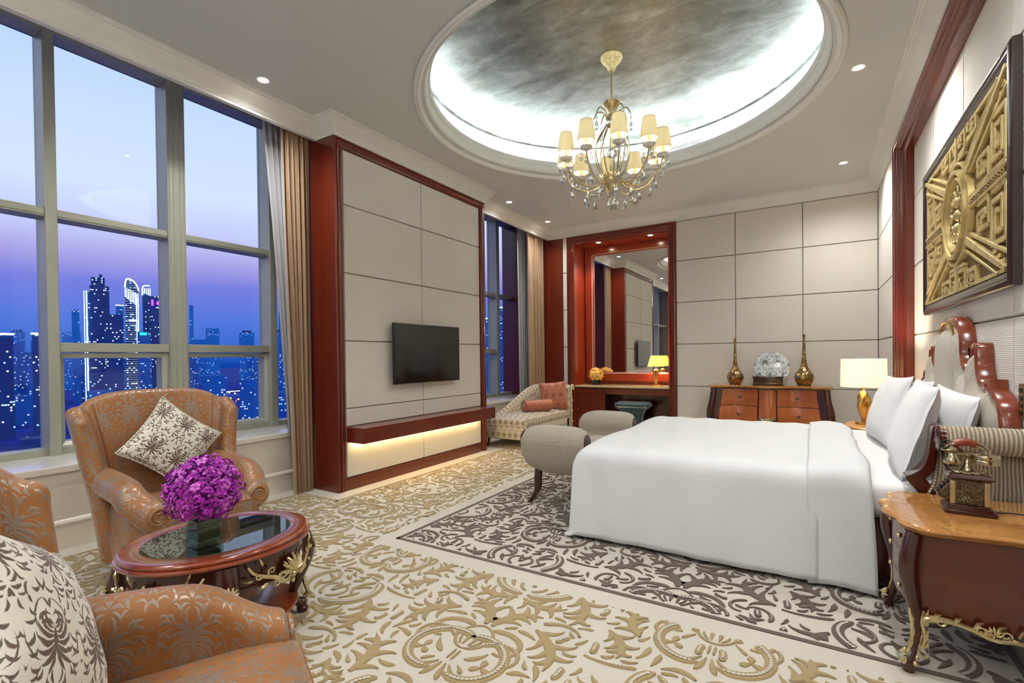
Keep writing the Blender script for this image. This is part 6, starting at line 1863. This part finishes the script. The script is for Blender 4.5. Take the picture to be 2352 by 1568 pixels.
b = MB(); b.tube(bez([(-.08, -.04, -.205), (-.08, .0, -.2), (-.07, .08, -.2), (-.03, .04, .1)], 5), .005, 6); b.tube(bez([(.08, -.04, -.205), (.08, .0, -.2), (.07, .08, -.2), (.03, .04, .1)], 5), .005, 6); b.build('plate_stand', M['mahog'], pl)

# ------------------------------------------------------------------ chandelier
cd = thing('chandelier', 'ten light crystal chandelier with pleated cream shades under the silver dome', 'chandelier', (CX, CY, 0))
b = MB(); b.lathe([(.0001, 4.236), (.103, 4.235), (.106, 4.222), (.095, 4.198), (.078, 4.178), (.055, 4.155), (.04, 4.125), (.03, 4.10), (.0001, 4.095)], n=32); b.build('canopy', plain('ivory_gilt', (222, 206, 150), .45, .2, var=.2, nscale=40, bump=.6), cd, smooth=50)
b = MB(); b.lathe([(.012, 4.10), (.012, 3.80)], n=12)
for z in (3.9, 3.98, 4.06): b.lathe([(.012, z), (.015, z+.006), (.012, z+.012)], n=12)
b.build('rod', M['champagne'], cd)
b = MB(); b.lathe([(.0001, 3.80), (.075, 3.80), (.09, 3.79), (.085, 3.775), (.055, 3.75), (.042, 3.71), (.036, 3.68), (.05, 3.665), (.06, 3.645), (.045, 3.62), (.055, 3.60), (.05, 3.575), (.03, 3.56), (.0001, 3.55)], n=28); b.build('upper_collar', M['brass'], cd, smooth=50)
b = MB(); b.lathe([(.014, 3.56), (.014, 3.36)], n=12); b.lathe([(.014, 3.26), (.014, 3.12)], n=12); b.build('inner_rod', M['champagne'], cd)
b = MB(); b.ball((0, 0, 3.31), .05, 18, 10); b.build('glass_ball', M['crystal'], cd)
b = MB(); b.lathe([(.0001, 3.13), (.06, 3.12), (.082, 3.11), (.085, 3.06), (.08, 3.03), (.06, 3.0), (.045, 2.975), (.02, 2.96), (.012, 2.93), (.0001, 2.92)], n=24); b.build('hub', M['brass'], cd, smooth=40)
def drop(mb, x, y, z, s=1.):
    s *= 1.4
    """bead and pear drop hanging from z"""
    mb.ball((x, y, z-.008*s), .0075*s, 7, 5)
    mb.lathe([(.0001, 0), (.004*s, -.01*s), (.012*s, -.035*s), (.0155*s, -.052*s), (.012*s, -.066*s), (.0001, -.072*s)], (x, y, z-.018*s), 8)
arm0 = None; rngc = random.Random(2)
for k in range(10):
    a = 2*pi*k/10+radians(9)
    if arm0 is None:
        b = MB(); c = bez([(.075, 0, 3.07), (.13, 0, 3.0), (.24, 0, 2.975), (.36, 0, 3.02), (.44, 0, 3.11), (.468, 0, 3.20)], 6); b.tube(c, .0085, 8)
        c = bez([(.06, 0, 3.06), (.12, 0, 3.14), (.165, 0, 3.28), (.15, 0, 3.42), (.08, 0, 3.54), (.045, 0, 3.60)], 5); b.tube(c, .006, 6)
        arm0 = b.build('arm', M['champagne'], cd, smooth=60); arm0.location = (0, 0, 0); arm0.rotation_euler = (0, 0, a)
        b = MB(); P = []
        for i in range(30):
            q = 2*pi*i/30; rr_ = 1+.05*cos(10*q); P.append([(.47+r*rr_*cos(q), r*rr_*sin(q), z) for r, z in ((.014, 3.195), (.035, 3.20), (.052, 3.215), (.055, 3.228), (.046, 3.235), (.03, 3.226), (.014, 3.222))])
        b.grid(P, cu=True); b.build('drip_cup', M['cup'], arm0, smooth=50)
        b = MB(); b.lathe([(.016, 3.225), (.016, 3.30), (.0001, 3.302)], (.47, 0, 0), 14); b.build('candle_sleeve', M['candle'], arm0)
        b = MB(); P = []
        for i in range(48):
            q = 2*pi*i/48; w_ = 1+.012*cos(24*q); P.append([(.47+r*w_*cos(q), r*w_*sin(q), z) for r, z in ((.079, 3.275), (.074, 3.33), (.066, 3.39), (.055, 3.455))])
        b.grid(P, cu=True); b.build('candle_shade', M['shadeC'], arm0, smooth=80)
        b = MB()
        for r, z in ((.0795, 3.274), (.0555, 3.456)): b.tube([(.47+r*cos(q), r*sin(q), z) for q in [2*pi*i/32 for i in range(32)]], .0022, 5, closed=True)
        for q in (0, 2.09, 4.19): b.tube([(.47+.015*cos(q), .015*sin(q), 3.31), (.47+.066*cos(q), .066*sin(q), 3.36)], .0012, 4)
        b.build('shade_wire', M['champagne'], arm0)
        b = MB(); b.ball((.47, 0, 3.335), .014, 10, 6, sq=(1, 1, 1.6)); b.build('candle_bulb', M['bulb'], arm0)
        drops = []
        for (r_, an, z, s_) in ((.052, 90, 3.205, .9), (.052, 210, 3.205, .9), (.052, 330, 3.205, .9), (0, 0, 3.12, 1.1)):
            b = MB(); x_, y_ = (.47+r_*cos(radians(an)), r_*sin(radians(an))) if r_ else (.40, 0.)
            if not r_: z = 3.045; b.ball((x_, y_, z+.012), .006, 6, 4)
            drop(b, x_, y_, z, s_); b.build('crystal_drop', M['crystal'], arm0, smooth=30)
        b = MB(); drop(b, .25, 0, 2.96, 1.15); b.build('crystal_drop', M['crystal'], arm0, smooth=30)
        arms = [arm0]
    else: dup(arm0, (0, 0, 0), (0, 0, a), parent=cd)
    pa = Vector((.47*cos(a), .47*sin(a), 3.335)); point('candle_light', tuple(pa), E_CHAND, (1, .94, .84), .015, cd)
ua = None
for k in range(8):
    a = 2*pi*k/8+.2
    if ua is None:
        b = MB(); c = bez([(.045, 0, 3.645), (.08, 0, 3.71), (.14, 0, 3.725), (.18, 0, 3.66)], 6); b.tube(c, [.006]*(len(c)-1)+[.003], 6); ua = b.build('upper_arm', M['champagne'], cd, smooth=60); ua.rotation_euler = (0, 0, a)
        b = MB(); b.ball((.18, 0, 3.648), .006, 6, 4); b.ball((.18, 0, 3.634), .006, 6, 4); drop(b, .18, 0, 3.628, 1.05); b.build('crystal_drop', M['crystal'], ua, smooth=30)
    else: dup(ua, (0, 0, 0), (0, 0, a), parent=cd)
for k in range(6):
    a = 2*pi*k/6; x_, y_ = .045*cos(a), .045*sin(a); b = MB()
    for i in range(5): b.ball((x_, y_, 2.965-i*.018), .0055, 6, 4)
    drop(b, x_, y_, 2.88, .9); b.build('bead_string', M['crystal'], cd, smooth=30)
b = MB(); b.lathe([(.004, 2.93), (.004, 2.875)], n=6); b.ball((0, 0, 2.845), .032, 16, 10); b.build('bottom_ball', M['crystal'], cd)
